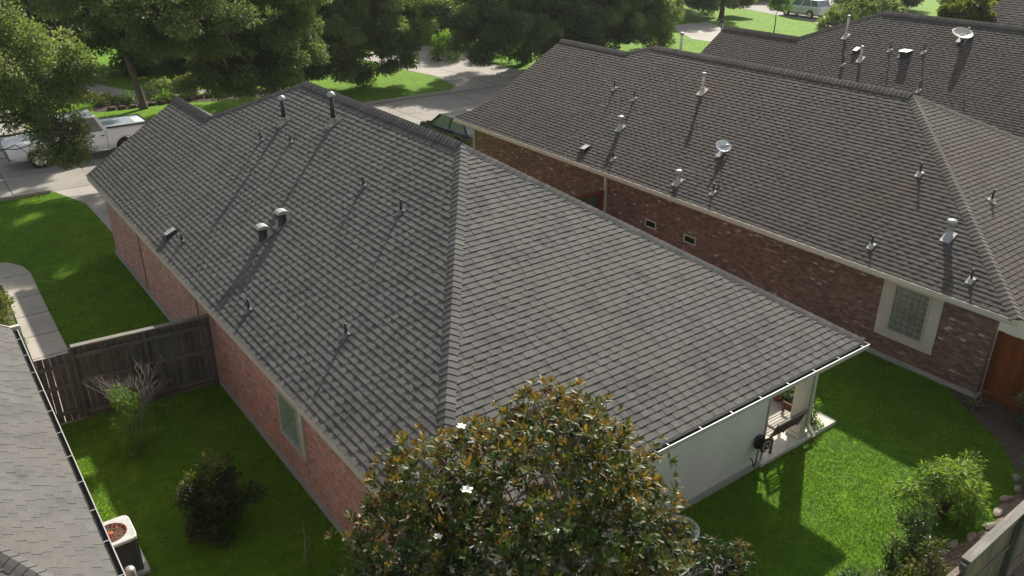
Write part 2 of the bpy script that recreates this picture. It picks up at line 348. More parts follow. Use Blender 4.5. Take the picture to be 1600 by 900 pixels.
edge = [(19.49, 7.75), (19.0, 7.1), (18.68, 6.61), (18.13, 5.75), (17.28, 4.95), (16.46, 4.64), (15.9, 4.72), (15.38, 4.5), (14.8, 4.55), (14.2, 4.6), (13.41, 4.75), (12.75, 4.55), (12.2, 4.3)]
sheet('planting_bed', edge + [(11.0, 3.4), (22, 3.4), (22, 7.7)], .012, 'mulch')
sheet('planting_bed', [(19.49, 7.75), (19.0, 7.1), (18.68, 6.61), (18.13, 5.75), (17.28, 4.95), (19.75, 4.9), (19.75, 7.7)], .018, 'soil')
fb = [(9.0, 51.0), (9.2, 52.6), (10.4, 53.9), (11.6, 53.4), (13.8, 52.4), (19, 51.6), (19, 49.3), (15.5, 49.9), (13.5, 50.7), (11.8, 50.9), (10.2, 50.7)]
sheet('planting_bed', fb, .014, 'mulch_dark')

# ------------------------------------------------------------ shingles
def shingles(name, poly, parent, mat, seed, exp=.135, tw=(.12, .24)):
    """one roof slope covered with overlapping laminated shingles, every tab real geometry"""
    rng = random.Random(seed); P = [Vector(q) for q in poly]
    n = Vector((0,0,0))
    for i in range(len(P)): n += P[i].cross(P[(i+1) % len(P)])
    n.normalize()
    if n.z < 0: n = -n
    u = Vector((0,0,1)).cross(n).normalized(); v = n.cross(u); o = min(P, key=lambda q: q.z)
    q2 = [((q-o).dot(u), (q-o).dot(v)) for q in P]; vmin = min(q[1] for q in q2); vmax = max(q[1] for q in q2)
    def span(vv):
        xs = []
        for i in range(len(q2)):
            (a, b), (c, d) = q2[i], q2[(i+1) % len(q2)]
            if (b <= vv) != (d <= vv): xs.append(a+(c-a)*(vv-b)/(d-b))
        return (min(xs), max(xs)) if xs else None
    V = []; F = []; T = []
    def P3(a, b, h): V.append(tuple(o + u*a + v*b + n*h)); return len(V)-1
    k = 0; vv = vmin - .03
    while vv < vmax:
        a0 = span(max(vmin+1e-4, vv)); v1 = min(vmax-1e-4, vv+exp); a1 = span(v1)
        if a0 is None: vv += exp; continue
        if a1 is None: a1 = a0
        lo = min(a0[0], a1[0]); hi = max(a0[1], a1[1]); x = lo - rng.random()*.2; hi_tab = rng.random() < .5; ctint = .5 + rng.gauss(0, .03)
        wob = rng.gauss(0, .001)
        while x < hi:
            wd = rng.uniform(*tw) if hi_tab else rng.uniform(tw[0]*.6, tw[1]*.58); xe = x+wd
            b0, b1 = max(x, a0[0]), min(xe, a0[1]); c0_, c1_ = max(x, a1[0]), min(xe, a1[1])
            if b1-b0 > .004 or c1_-c0_ > .004:
                b0, b1 = min(b0, a0[1]), max(b1, a0[0]); c0_, c1_ = min(c0_, a1[1]), max(c1_, a1[0])
                if b1 < b0: b1 = b0 = (b0+b1)/2
                if c1_ < c0_: c1_ = c0_ = (c0_+c1_)/2
                t = (.022 if hi_tab else .0165) + rng.gauss(0, .0008); tint = min(1, max(0, ctint + rng.gauss(0, .08) + (.04 if hi_tab else -.12)))
                dv = wob + rng.gauss(0, .0006)
                p = [P3(b0, vv+dv, t), P3(b1, vv+dv, t), P3(c1_, v1+.004, .002+ (.004 if hi_tab else 0)), P3(c0_, v1+.004, .002+(.004 if hi_tab else 0)), P3(b0, vv+dv, -.012), P3(b1, vv+dv, -.012)]
                F.append((p[0], p[1], p[2], p[3])); T.append(tint); F.append((p[4], p[5], p[1], p[0])); T.append(0.)  # butt face gets the darkest tint, painting in the shade along each course
                if hi_tab:
                    F.append((p[4], p[0], p[3], p[3])); T.append(0.); F.append((p[5], p[2], p[1], p[1])); T.append(0.)
            x = xe; hi_tab = (not hi_tab) if rng.random() < .94 else hi_tab
        vv += exp; k += 1
    # underlying deck closes the slope
    F4 = [f for f in F if f[2] != f[3]]; T4 = [t for f, t in zip(F, T) if f[2] != f[3]]
    mbx = MB(); mbx.v = V
    for f, t in zip(F, T): mbx.face(f[:3] if f[2] == f[3] else ((f[0],)+f[2:] if f[0] == f[1] else f), 0, t)
    b = len(mbx.v); mbx.v += [tuple(q - n*.006) for q in P]; mbx.face(range(b, b+len(P)), 1, .2)
    ob = mbx.build(name, [mat, 'deck'], parent, fix=False); return ob

def caps(p0, p1, dA, dB, mb, wd=.155, exp=.143, lift=.02, vent=0., seed=1, mi=0):
    """ridge or hip shingles laid from p0 (low end) to p1; dA, dB are unit vectors down each slope"""
    rng = random.Random(seed); p0 = Vector(p0); p1 = Vector(p1); r = p1-p0; ln = r.length; r.normalize(); dA = Vector(dA).normalized(); dB = Vector(dB).normalized()
    up_ = -(dA+dB); up_ = up_.normalized() if up_.length > 1e-3 else Vector((0,0,1)); up_ = (up_ - r*up_.dot(r)).normalized()
    if up_.z < 0: up_ = -up_
    nc = int(ln/exp)+1
    for i in range(nc):
        s0 = i*exp; s1 = min(ln, s0+exp+.03); t = .5 + rng.gauss(0, .2); b = len(mb.v); w_ = wd*(1+rng.gauss(0, .02))
        for (s_, h) in ((s0, lift*1.15+vent), (s1, lift*.35+vent)):
            c = p0 + r*s_
            for (d, k_, hh) in ((dA, 1., 0), (dA, .5, .022), (dA, 0, .034), (dB, .5, .022), (dB, 1., 0)): mb.v.append(tuple(c + d*w_*k_ + up_*(h+hh)))
        c = p0 + r*s0
        for (d, k_) in ((dA, 1.), (dA, .45), (dA, 0), (dB, .45), (dB, 1.)): mb.v.append(tuple(c + d*w_*k_ + up_*(-.01)))
        c = p0 + r*s1; e = len(mb.v)
        for d in (dA, dB): mb.v.append(tuple(c + d*w_ + up_*(-.02)))
        for j in range(4):
            mb.face((b+j, b+j+1, b+5+j+1, b+5+j), mi, min(1, max(0, t))); mb.face((b+10+j, b+11+j, b+j+1, b+j), mi, 0)
        mb.face((b+10, b, b+5, e), mi, .1); mb.face((b+4, b+14, e+1, b+9), mi, .1)

# ------------------------------------------------------------ houses
def hip_house(root, q, mat, capmat, seed, course=.135):
    """q: x0,x1 eaves; s left slope; xr ridge; yr rear eave; yp peak; yq far ridge end; garage (xg, ya, yb); corner extension"""
    ze = 2.75; zr = ze + q['s']*(q['xr']-q['x0']); zl = lambda x: ze + q['s']*(x-q['x0']); sr = (zr-ze)/(q['x1']-q['xr']); zrt = lambda x: zr - sr*(x-q['xr'])
    x0, x1, xr, yr, yp, yq = q['x0'], q['x1'], q['xr'], q['yr'], q['yp'], q['yq']; xg, ya, yb = q['xg'], q['ya'], q['yb']; zg = zl(xg)
    fs = (zr-zg)/(ya-yq); xa, xb = xg, x1
    zf = lambda y: zr - fs*(y-yq); zb = zf(yb)
    xv = xg + (zg-zb)/q['s']; xrt = xr + (zr-zb)/sr
    left = [(x0, yr, ze), (xr, yp, zr), (xr, yq, zr), (xg, ya, zg), (xg, yb, zg)] + [(a, b, zl(a)) for a, b in q['ext']]
    rear = [(x0, yr, ze), (x1, yr, ze), (xr, yp, zr)]
    right = [(x1, yr, ze), (xr, yp, zr), (xr, yq, zr), (xrt, yb, zb), (x1, yb, ze)]
    front = [(xr, yq, zr), (xg, ya, zg), (xv, yb, zb), (xrt, yb, zb)]
    gar = [(xg, ya, zg), (xg, yb, zg), (xv, yb, zb)]
    roof = shingles('roof', left, root, mat, seed, course)
    for i, pl in enumerate((rear, right, front, gar)):
        s_ = shingles('roof_slope', pl, roof, mat, seed+i+1, course)
    mb = MB(); Rd = lambda a, b: (Vector(b)-Vector(a)).normalized()
    zl1 = Vector((-1, 0, -q['s'])); zr1 = Vector((1, 0, -sr)); zre = Vector((0, -1, -(zr-ze)/(yp-yr))); zfr = Vector((0, 1, -fs))
    def perp(pa, pb, d):   # direction within the slope, square to the hip line
        r = Rd(pa, pb); n = r.cross(Vector(d)); dd = n.cross(r); dd.normalize(); return dd if dd.dot(Vector(d)) > 0 else -dd
    pk = (xr, yp, zr); fk = (xr, yq, zr)
    caps((x0, yr, ze), pk, perp((x0, yr, ze), pk, (0, 1, 0)), perp((x0, yr, ze), pk, (1, 0, 0)), mb, seed=1)
    # slope-true side vectors for the two rear hips
    mb = MB()
    def hip(pa, pb, na, nb, **k_):
        r = Rd(pa, pb); a = r.cross(Vector(na)); b = Vector(nb).cross(r); a.normalize(); b.normalize()
        if (a - b).length < .1: b = -b
        caps(pa, pb, a, b, mb, **k_)
    nl = Vector((-q['s'], 0, 1)).normalized(); nr_ = Vector((sr, 0, 1)).normalized(); nre = Vector((0, -(zr-ze)/(yp-yr), 1)).normalized(); nf = Vector((0, fs, 1)).normalized()
    def side(r, n, toward):
        d = Vector(n).cross(r).normalized(); return d if d.dot(Vector(toward)) > 0 else -d
    for (pa, pb, n1_, t1, n2_, t2, vt) in (
        ((x0, yr, ze), pk, nl, (-1, 1, 0), nre, (1, -1, 0), 0), ((x1, yr, ze), pk, nr_, (1, 1, 0), nre, (-1, -1, 0), 0),
        (pk, fk, nl, (-1, 0, 0), nr_, (1, 0, 0), q.get('vent', .03)), ((xg, ya, zg), fk, nl, (-1, -1, 0), nf, (1, 1, 0), 0),
        ((xg, yb, zg), (xg, ya-.1, zg), nl, (-1, 0, 0), Vector((q['s'], 0, 1)), (1, 0, 0), q.get('vent', .03)), ((xrt, yb, zb), fk, nr_, (1, -1, 0), nf, (-1, 1, 0), 0)):
        r = Rd(pa, pb); caps(pa, pb, side(r, n1_, t1), side(r, n2_, t2), mb, seed=seed, vent=vt, wd=.165 if vt == 0 else .19)
    mb.build('ridge_cap', capmat, roof, fix=False)
    # fascia round the eaves, soffit and gable infill
    mb = MB(); mb.box((x0-.015, yr, ze-.19), (x0+.015, q['ext'][-1][1] , ze-.022)); mb.box((x1-.015, yr, ze-.19), (x1+.015, yb, ze-.022)); mb.box((x0+.02, yr-.015, ze-.19), (x1-.02, yr+.015, ze-.022))
    for (a, b) in (((x0, yb-.01, ze-.1), (xg, yb-.01, zg-.1)), ((xg, yb-.01, zg-.1), (xv, yb-.01, zb-.1)), ((xv, yb-.01, zb-.1), (xrt, yb-.01, zb-.1)), ((xrt, yb-.01, zb-.1), (x1, yb-.01, ze-.1))): mb.beam(a, b, .03, .17)
    mb.build('fascia', 'trim', root)
    wx0, wx1, wy0, wy1 = q['walls']
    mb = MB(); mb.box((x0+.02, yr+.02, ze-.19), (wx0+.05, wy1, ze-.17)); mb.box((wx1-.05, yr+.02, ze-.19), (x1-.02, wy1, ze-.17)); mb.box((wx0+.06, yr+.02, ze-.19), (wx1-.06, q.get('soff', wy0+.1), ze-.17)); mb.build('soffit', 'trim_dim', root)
    mb = MB(); mb.prism([(wx0+.21, yb-.5, 2.5), (xrt-.2, yb-.5, 2.5), (xrt-.2, yb-.5, zb-.14), (xv, yb-.5, zb-.14), (xg, yb-.5, zg-.2), (wx0+.21, yb-.5, 2.62)], (0, .2, 0)); mb.build('gable_wall', q['brick'], root)
    return roof, zl, zr

def pipe_vent(roof, x, y, z, h, kind, slope, nrm='x', pale=True):
    """one roof penetration seated on the slope; nrm: the slope rises along x or y"""
    mb = MB(); s = 1/math.sqrt(1+slope*slope)
    def on(dx, dy, dz=0.): return (x+dx, y+dy, z + slope*(dx if nrm == 'x' else dy) + dz)
    def plate(a, b, mi, dn=.10):   # a along the slope
        da = ((-a, -b), (a, -b), (a, b), (-a, b)) if nrm == 'x' else ((-b, -a), (b, -a), (b, a), (-b, a))
        mb.prism([on(p_, q_, .018) for p_, q_ in da], (0, 0, .008), mi)
    if kind == 'thin':
        plate(.10, .08, 1 if pale else 2); mb.lathe((x, y, z), [(.075, -.04), (.05, .07), (.034, .08)], 12, 1 if pale else 2); mb.box((x+.02, y-.06, z+.02), (x+.05, y-.03, z+.06), 1); mb.tube([(x, y, z), (x, y, z+h)], .027, 10, 0); mb.lathe((x, y, z+h), [(.027, 0), (.031, 0), (.031, .012), (.0, .012)], 10, 0); nm = ['metal_dark', 'metal', 'flash_dark']
    elif kind == 'cap':
        plate(.2, .16, 2); mb.lathe((x, y, z), [(.14, -.08), (.085, .14), (.10, .15), (.085, .17)], 14, 1); mb.tube([(x, y, z), (x, y, z+h-.06)], .058, 12, 0)
        mb.lathe((x, y, z+h-.13), [(.058, 0), (.10, .02), (.11, .07), (.07, .13), (0, .155)], 16, 1); nm = ['metal_dark', 'metal', 'flash_dark']
    elif kind == 'hood':
        plate(.2, .16, 2); mb.lathe((x, y, z), [(.13, -.08), (.11, .02), (.10, h-.1)], 14, 0)
        mb.prism([(x+.145*math.cos(math.pi*i/8), y-.125, z+h-.10+.085*math.sin(math.pi*i/8)) for i in range(9)], (0, .25, 0), 1); mb.box((x-.145, y-.125, z+h-.15), (x-.12, y+.125, z+h-.10), 0); nm = ['metal_dark', 'metal', 'flash_dark']
    elif kind == 'round':
        plate(.16, .13, 1); mb.lathe((x, y, z), [(.14, -.09), (.10, .07), (.085, .08), (.085, h-.12), (.11, h-.11), (.12, h-.03), (.08, h), (0, h+.01)], 16, 1); nm = ['metal', 'metal']
    elif kind == 'low':
        plate(.2, .16, 0); mb.prism([on(-.15, -.11, .02), on(.15, -.11, .02), on(.12, -.1, .07), on(-.15, -.1, .13)], (0, .22, 0), 0)
        mb.prism([on(-.15, -.11, .132), on(.12, -.11, .072), on(.12, -.11, .08), on(-.15, -.11, .14)], (0, .22, 0), 1); nm = ['metal_dark', 'metal']
    elif kind == 'pvc':
        plate(.17, .14, 0); mb.lathe((x, y, z), [(.12, -.08), (.065, .14), (.08, .15), (.08, .18), (.055, .19)], 14, 0); mb.tube([(x, y, z), (x, y, z+h-.06)], .052, 12, 0)
        mb.lathe((x, y, z+h-.09), [(.052, 0), (.085, .0), (.085, .07), (.05, .09), (0, .095)], 14, 1); nm = ['pvc', 'metal']
    elif kind == 'box':
        plate(.26, .22, 0); mb.box((x-.16, y-.15, z-.1), (x+.14, y+.15, z+h-.05), 0); mb.prism([(x-.24, y-.2, z+h-.06), (x+.2, y-.2, z+h-.02), (x+.2, y-.2, z+h+.02), (x-.24, y-.2, z+h-.02)], (0, .4, 0), 1); nm = ['metal_dark', 'metal']
    return mb.build('vent_pipe' if kind in ('thin', 'cap', 'pvc') else 'roof_vent', nm, roof)

def dish(roof, x, y, z, rx, face, tilt, mat, slope, stem=.35):
    """satellite dish with mast, foot and feed arm; face = azimuth it looks to (deg, from +Y towards +X)"""
    f = Vector((math.sin(R(face))*math.cos(R(tilt)), math.cos(R(face))*math.cos(R(tilt)), math.sin(R(tilt)))); a = f.cross(Vector((0,0,1))).normalized(); b = a.cross(f)
    c = Vector((x, y, z+stem)); mb = MB(); n = 28; b0 = len(mb.v); rings = ((0, 0), (.3, .008), (.6, .03), (.85, .062), (1., .09), (1.02, .084), (.85, .05), (.6, .018), (.3, -.006), (0, -.014))
    for (r_, d) in rings:
        for j in range(n):
            th = 2*math.pi*j/n; mb.v.append(tuple(c + a*math.cos(th)*r_*rx + b*math.sin(th)*r_*rx*.88 + f*d*rx/.4))
    for i in range(len(rings)-1):
        for j in range(n): mb.face((b0+i*n+j, b0+i*n+(j+1) % n, b0+(i+1)*n+(j+1) % n, b0+(i+1)*n+j), 0, .5, True)
    bc = c - f*.03; mb.beam(tuple(bc - a*.09), tuple(bc + a*.09), .12, .05, 1, upv=tuple(b))
    mb.tube([tuple(bc), tuple(bc - f*.06 - Vector((0,0,.08))), (x - .05, y, z+.02)], .022, 8, 1)
    mb.prism([(x-.22, y-.1, z+.02-slope*.17), (x+.12, y-.1, z+.02+slope*.17), (x+.12, y+.1, z+.02+slope*.17), (x-.22, y+.1, z+.02-slope*.17)], (0, 0, .012), 1)
    arm = c - b*rx*.85 + f*.06; lnb = c + f*rx*1.1 - b*rx*.55
    mb.tube([tuple(arm), tuple(lnb)], .012, 6, 1); mb.box(tuple(lnb - Vector((.03, .03, .03))), tuple(lnb + Vector((.03, .03, .03))), 1)
    return mb.build('satellite_dish', [mat, 'metal'], roof)

def gutter(root, a, b, out, side='y'):
    """open half-box gutter from a to b; out = unit xy vector away from the house"""
    a = Vector(a); b = Vector(b); o = Vector(out); mb = MB(); w_ = .125; h = .115; up_ = Vector((0,0,1))
    def sl(p0, p1, p2, p3, mi): mb.prism([tuple(q) for q in (p0, p1, p2, p3)], tuple(b-a), mi)
    sl(a - up_*h, a + o*w_*.85 - up_*h, a + o*w_*.85 - up_*(h-.006), a - up_*(h-.006), 0)
    sl(a + o*w_*.85 - up_*h, a + o*w_ - up_*.04, a + o*(w_-.005) - up_*.04, a + o*(w_*.85-.005) - up_*h, 0)
    sl(a + o*w_ - up_*.04, a + o*w_, a + o*(w_-.015), a + o*(w_-.014) - up_*.012, 0)
    sl(a - up_*.09, a + o*(w_-.02) - up_*.075, a + o*(w_-.022) - up_*.055, a - up_*.05, 1)
    ln = (b-a).length; d = (b-a)/ln; s = .4
    while s < ln:
        c = a + d*s; mb.beam(tuple(c + up_*.002 + o*.03), tuple(c + o*(w_-.004) + up_*.002), .014, .005, 0); s += .82
    for c in (a, b): mb.prism([tuple(c - up_*h), tuple(c + o*w_*.85 - up_*h), tuple(c + o*w_), tuple(c)], tuple(d*.006 if c == a else -d*.006), 0)
    return mb.build('gutter', ['white', 'gutter_in'], root, fix=True)

def window_x(root, x, y0, y1, z0, z1, border, pane, out=-1, mat_b='trim', inner=.05):
    """window in a wall facing -x (or +x): broad surround, sash frame, pane"""
    f = MB(); s = out
    for (a, b, c, d) in ((y0, y1, z0, z0+border[2]), (y0, y1, z1-border[3], z1), (y0, y0+border[0], z0+border[2], z1-border[3]), (y1-border[1], y1, z0+border[2], z1-border[3])): f.box((x, a, c), (x+s*.055, b, d))
    win = f.build('window', mat_b, root, bevel=.006)
    a, b, c, d = y0+border[0], y1-border[1], z0+border[2], z1-border[3]
    g = MB()
    for (a_, b_, c_, d_) in ((a, b, c, c+inner), (a, b, d-inner, d), (a, a+inner, c+inner, d-inner), (b-inner, b, c+inner, d-inner)): g.box((x, a_, c_), (x+s*.072, b_, d_))
    g.build('frame', 'white', win); h = MB().box((x, a+inner, c+inner), (x+s*.03, b-inner, d-inner)); h.build('pane', pane, win)
    return win

# --- main house
main = thing('brick_house', (9.7, 15, 0), 'pink brick house in the middle with charcoal hip roof and covered back porch', 'house')
qm = dict(x0=4.54, x1=14.98, s=.6526, xr=9.76, yr=7.72, yp=14.85, yq=22.94, xg=7.76, ya=25.88, yb=29.28, ext=[(4.54, 29.25)], walls=(4.88, 14.72, 8.44, 29.1), brick='brick_pink', soff=11.6)
roofm, zlm, zrm = hip_house(main, qm, 'sh_main', 'cap_main', 11)
w_ = MB(); w_.box((4.88, 8.44, .12), (5.08, 28.95, 2.58)); w_.box((14.52, 11.75, .12), (14.72, 28.95, 2.58)); w_.box((5.08, 28.75, .12), (14.52, 28.95, 2.58)); w_.build('wall', 'brick_pink', main)
w_ = MB(); w_.box((5.084, 8.445, .12), (13.08, 8.62, 2.57)); w_.box((12.92, 8.62, .12), (13.08, 11.6, 2.57)); w_.box((13.08, 11.6, .12), (14.71, 11.74, 2.57)); w_.build('rear_wall', 'siding', main)
w_ = MB(); w_.box((4.82, 8.38, -.1), (13.0, 28.9, .118)); w_.box((13.0, 11.55, -.1), (14.78, 28.9, .118)); w_.build('foundation', 'found', main)
w_ = MB(); w_.box((13.083, 8.425, .12), (13.13, 8.63, 2.57)); w_.build('corner_board', 'trim_dim', main)
for y in (19.65, 25.0): MB().box((4.862, y, .12), (4.878, y+.014, 2.56)).build('movement_joint', 'gutter_in', main)
window_x(main, 4.88, 13.22, 14.46, .84, 2.05, (.17, .08, .09, .06), 'pane_green', inner=.045)
pc = MB(); pc.box((14.44, 8.44, .1), (14.61, 8.74, 2.56)); pc.box((14.41, 8.41, .1), (14.75, 8.77, .2)); pc.box((14.61, 8.47, .1), (14.72, 8.74, 2.56)); pc.box((13.13, 8.46, 2.4), (14.43, 8.6, 2.57)); pc.box((14.56, 8.75, 2.4), (14.71, 11.6, 2.57)); pc.build('porch_column', 'trim', main, bevel=.008)
pc = MB(); pc.tube([(14.80, 7.66, 2.64), (14.80, 7.72, 2.56), (14.76, 8.0, 2.52), (14.68, 8.42, 2.50), (14.67, 8.44, 2.4)], .04, 8); pc.box((14.625, 8.40, .35), (14.715, 8.46, 2.45)); pc.beam((14.67, 8.43, .40), (14.70, 8.24, .15), .09, .07); pc.build('downspout', 'trim', main)
pc = MB(); pc.prism([(13.0, 8.34, -.05), (15.75, 8.34, -.05), (15.75, 11.9, -.05), (14.78, 11.9, -.05), (14.78, 11.55, -.05), (13.0, 11.55, -.05)], (0, 0, .15)); pc.build('porch_slab', 'porch', main)
gutter(main, (4.56, 7.70, 2.72), (15.02, 7.70, 2.72), (0, -1, 0))
for (x, y, h, kd) in ((8.56, 21.9, .74, 'cap'), (9.06, 19.8, .82, 'cap'), (7.88, 22.0, .27, 'thin'), (8.18, 20.66, .25, 'thin'), (8.10, 16.4, .25, 'thin'), (8.03, 14.57, .29, 'thin'),
                      (6.63, 17.75, .36, 'hood'), (6.16, 17.84, .37, 'hood'), (4.98, 21.45, .12, 'low'), (5.03, 20.62, .24, 'thin'), (4.99, 15.95, .28, 'thin'), (5.77, 12.86, .25, 'thin')):
    pipe_vent(roofm, x, y, zlm(x)+.01, h, kd, .6526, 'x', False)

# --- right hand brick house
sec = thing('brick_house', (24, 15, 0), 'dark red brick house with brown roof, round satellite dish and one large framed window', 'house')
q2 = dict(x0=18.63, x1=30.2, s=.5829, xr=24.0, yr=6.26, yp=12.47, yq=22.94, xg=23.47, ya=23.84, yb=27.81, ext=[(19.81, 27.95), (19.2, 28.3), (18.63, 28.9)], walls=(19.5, 29.6, 6.97, 28.6), brick='brick_dark', soff=7.1)
roof2, zl2, zr2 = hip_house(sec, q2, 'sh_brown', 'cap_brown', 31)
w_ = MB(); w_.box((19.5, 6.97, .14), (19.7, 28.6, 2.58)); w_.box((29.4, 6.97, .14), (29.6, 27.4, 2.58)); w_.box((19.7, 27.2, .14), (29.4, 27.4, 2.58)); w_.build('wall', 'brick_dark', sec)
w_ = MB(); w_.box((19.704, 6.974, .14), (29.396, 7.17, 2.57)); w_.build('rear_wall', 'siding', sec)
w_ = MB(); w_.box((19.45, 6.92, -.1), (29.65, 27.4, .138)); w_.build('foundation', 'found', sec)
w_ = MB(); w_.box((19.44, 28.52, .14), (19.497, 28.66, 2.57)); w_.build('corner_board', 'trim_dim', sec)
w_ = MB(); w_.box((18.56, 6.2, 2.63), (18.612, 28.7, 2.73)); w_.build('eave_trim', 'trim', sec)
window_x(sec, 19.5, 8.22, 9.80, .64, 2.37, (.28, .30, .19, .17), 'pane_grey', inner=.06)
for (a, b) in ((17.89, 18.40), (16.14, 16.65)):
    f = MB().box((19.5, a, .98), (19.47, b, 1.02)).box((19.5, a, 1.21), (19.47, b, 1.25)).box((19.5, a, 1.02), (19.47, a+.04, 1.21)).box((19.5, b-.04, 1.02), (19.47, b, 1.21)); wn_ = f.build('small_window', 'trim', sec)
    MB().box((19.5, a+.04, 1.02), (19.485, b-.04, 1.21)).build('pane', 'glass_dark', wn_)
mb = MB(); mb.tube([(18.75, 20.4, 2.6), (18.8, 20.4, 2.5), (19.3, 20.38, 2.32), (19.42, 20.36, 2.2)], .045, 8); mb.box((19.37, 20.31, .2), (19.47, 20.41, 2.25)); mb.build('downspout', 'trim', sec)
for (x, y, h, kd) in ((21.77, 22.65, .3, 'thin'), (21.56, 21.37, .32, 'thin'), (20.28, 20.69, .46, 'round'), (19.13, 21.2, .3, 'low'), (19.11, 19.74, .25, 'thin'), (22.49, 19.05, .68, 'pvc'),
                      (19.07, 16.76, .42, 'round'), (19.11, 15.37, .3, 'thin'), (21.49, 10.51, .33, 'thin'), (19.12, 10.16, .3, 'thin'), (19.99, 8.73, .48, 'round'), (19.10, 7.61, .3, 'thin')):
    pipe_vent(roof2, x, y, zl2(x)+.01, h, kd, .5829)
pipe_vent(roof2, 24.6, 22.1, 5.55, .93, 'pvc', -.5); pipe_vent(roof2, 22.07, 8.8, 4.04, .32, 'thin', .507, 'y')
dish(roof2, 20.49, 16.3, zl2(20.49), .25, 205, 52, 'dish', .5829, .20)

# --- third house
thr = thing('brick_house', (38, 16, 0), 'upper right house whose brown roof carries a cream satellite dish and many vents', 'house')
q3 = dict(x0=33.0, x1=43.6, s=.6788, xr=38.2, yr=6.3, yp=12.6, yq=22.03, xg=36.18, ya=25.1, yb=29.6, ext=[(33.0, 29.6)], walls=(33.6, 43.1, 7.0, 29.4), brick='brick_dark', vent=.045, soff=7.1)
roof3, zl3, zr3 = hip_house(thr, q3, 'sh_brown', 'cap_brown', 51)
w_ = MB(); w_.box((33.6, 7.0, 0), (43.1, 29.2, 2.58)); w_.build('wall', 'brick_dark', thr)
for (x, y, h, kd) in ((36.63, 22.78, .98, 'pvc'), (35.98, 21.71, .25, 'low'), (35.56, 21.19, .62, 'pvc'), (36.24, 20.26, .42, 'thin'), (36.19, 19.5, .16, 'box'), (36.39, 18.79, .42, 'thin'), (35.16, 21.76, .4, 'thin'), (34.55, 17.71, .45, 'thin')):
    pipe_vent(roof3, x, y, zl3(x)+.01, h, kd, .6788)
dish(roof3, 37.3, 17.77, zl3(37.3), .44, 215, 64, 'dish_cream', .6788, .20)

# --- neighbour at lower left
nb = thing('neighbour_house', (-4, 13, 0), 'lower left house with pale grey shingles and a white gutter along its eave', 'house')
zn = lambda x: 2.75 + .6*(.8-x)
rn = shingles('roof', [(.8, 8.7, 2.75), (-4.4, 16.5, zn(-4.4)), (-4.4, 18.75, zn(-4.4)), (.8, 18.75, 2.75)], nb, 'sh_left', 71, .143, (.12, .30))
shingles('roof_slope', [(.8, 8.7, 2.75), (-4.4, 16.5, zn(-4.4)), (-9.6, 8.7, 2.75)], rn, 'sh_left', 72); shingles('roof_slope', [(-9.6, 8.7, 2.75), (-4.4, 16.5, zn(-4.4)), (-4.4, 18.75, zn(-4.4)), (-9.6, 18.75, 2.75)], rn, 'sh_left', 73)
mb = MB(); r = (Vector((-4.4, 16.5, 5.87))-Vector((.8, 8.7, 2.75))).normalized()
a = Vector((.6, 0, 1)).normalized().cross(r).normalized(); b = Vector((0, -.4, 1)).normalized().cross(r).normalized()
a = a if a.dot(Vector((1, 1, 0))) > 0 else -a; b = b if b.dot(Vector((-1, -1, 0))) > 0 else -b
caps((.8, 8.7, 2.75), (-4.4, 16.5, 5.87), a, b, mb); caps((-4.4, 16.5, 5.87), (-4.4, 18.75, 5.87), (1, 0, -.6), (-1, 0, -.6), mb); mb.build('ridge_cap', 'sh_left', rn, fix=False)
w_ = MB(); w_.box((-9.1, 9.2, .1), (.35, 18.6, 2.57)); w_.prism([(-9.0, 18.59, 2.57), (.3, 18.59, 2.57), (-4.4, 18.59, 5.5)], (0, -.2, 0)); w_.build('wall', 'brick_pink', nb)
MB().box((.36, 8.75, 2.55), (.79, 18.7, 2.57)).box((.785, 8.7, 2.56), (.81, 18.75, 2.73)).beam((.8, 18.76, 2.70), (-4.4, 18.76, 5.82), .03, .16).box((.80, 18.70, 2.56), (1.0, 18.80, 2.78)).build('fascia', 'trim', nb)
gutter(nb, (.812, 8.72, 2.73), (.812, 18.7, 2.73), (1, 0, 0))
MB().box((-9.15, 9.15, -.1), (.4, 18.6, .1)).build('foundation', 'found', nb)

# ------------------------------------------------------------ fences
def picket_run(mb, a, b, z0, z1, pw=.138, gap=.006, th=.016, seed=0, skip=()):
    rng = random.Random(seed); a = Vector((*a, 0)); b = Vector((*b, 0)); ln = (b-a).length; d = (b-a)/ln; s = 0; i = 0
    while s < ln - pw*.5:
        e = min(ln, s+pw); g = gap*rng.uniform(.3, 2.2) + (.008 if i in skip else 0); zt = z1 + rng.uniform(-.012, .012); off = rng.uniform(-.003, .003)
        n = Vector((-d.y, d.x, 0)); p = a + d*s + n*off; q = a + d*(e-g) + n*off
        mb.beam(tuple(p + Vector((0,0,(z0+zt)/2))), tuple(q + Vector((0,0,(z0+zt)/2))), th, zt-z0, 0, rng.random()); s = e + .001; i += 1
fn = thing('wooden_fence', (2.9, 18.8, 0), 'grey weathered board fence with capped top joining the neighbour to the pink brick house', 'fence')
A, B = (.42, 19.02), (4.84, 18.6)
lerp = lambda s, o=0.: (A[0]+(B[0]-A[0])*s + o*.09, A[1]+(B[1]-A[1])*s - o)
mb = MB(); picket_run(mb, lerp(.32, -.03), lerp(1, -.03), .03, 1.86, seed=3); mb.build('board_panel', 'fence_grey', fn)
mb = MB(); picket_run(mb, lerp(0, -.03), lerp(.31, -.03), .03, 1.74, seed=5, gap=.004, skip=(3, 6)); g = mb.build('gate', 'fence_grey', fn); g['label'] = 'gate with thin gaps between its boards'
mb = MB(); mb.beam((*lerp(.01, .02), .28), (*lerp(.30, .02), .28), .04, .09); mb.beam((*lerp(.01, .02), 1.48), (*lerp(.30, .02), 1.48), .04, .09); mb.beam((*lerp(.01, .02), .95), (*lerp(.30, .02), .95), .04, .09); mb.build('gate_rail', 'fence_rail', g)
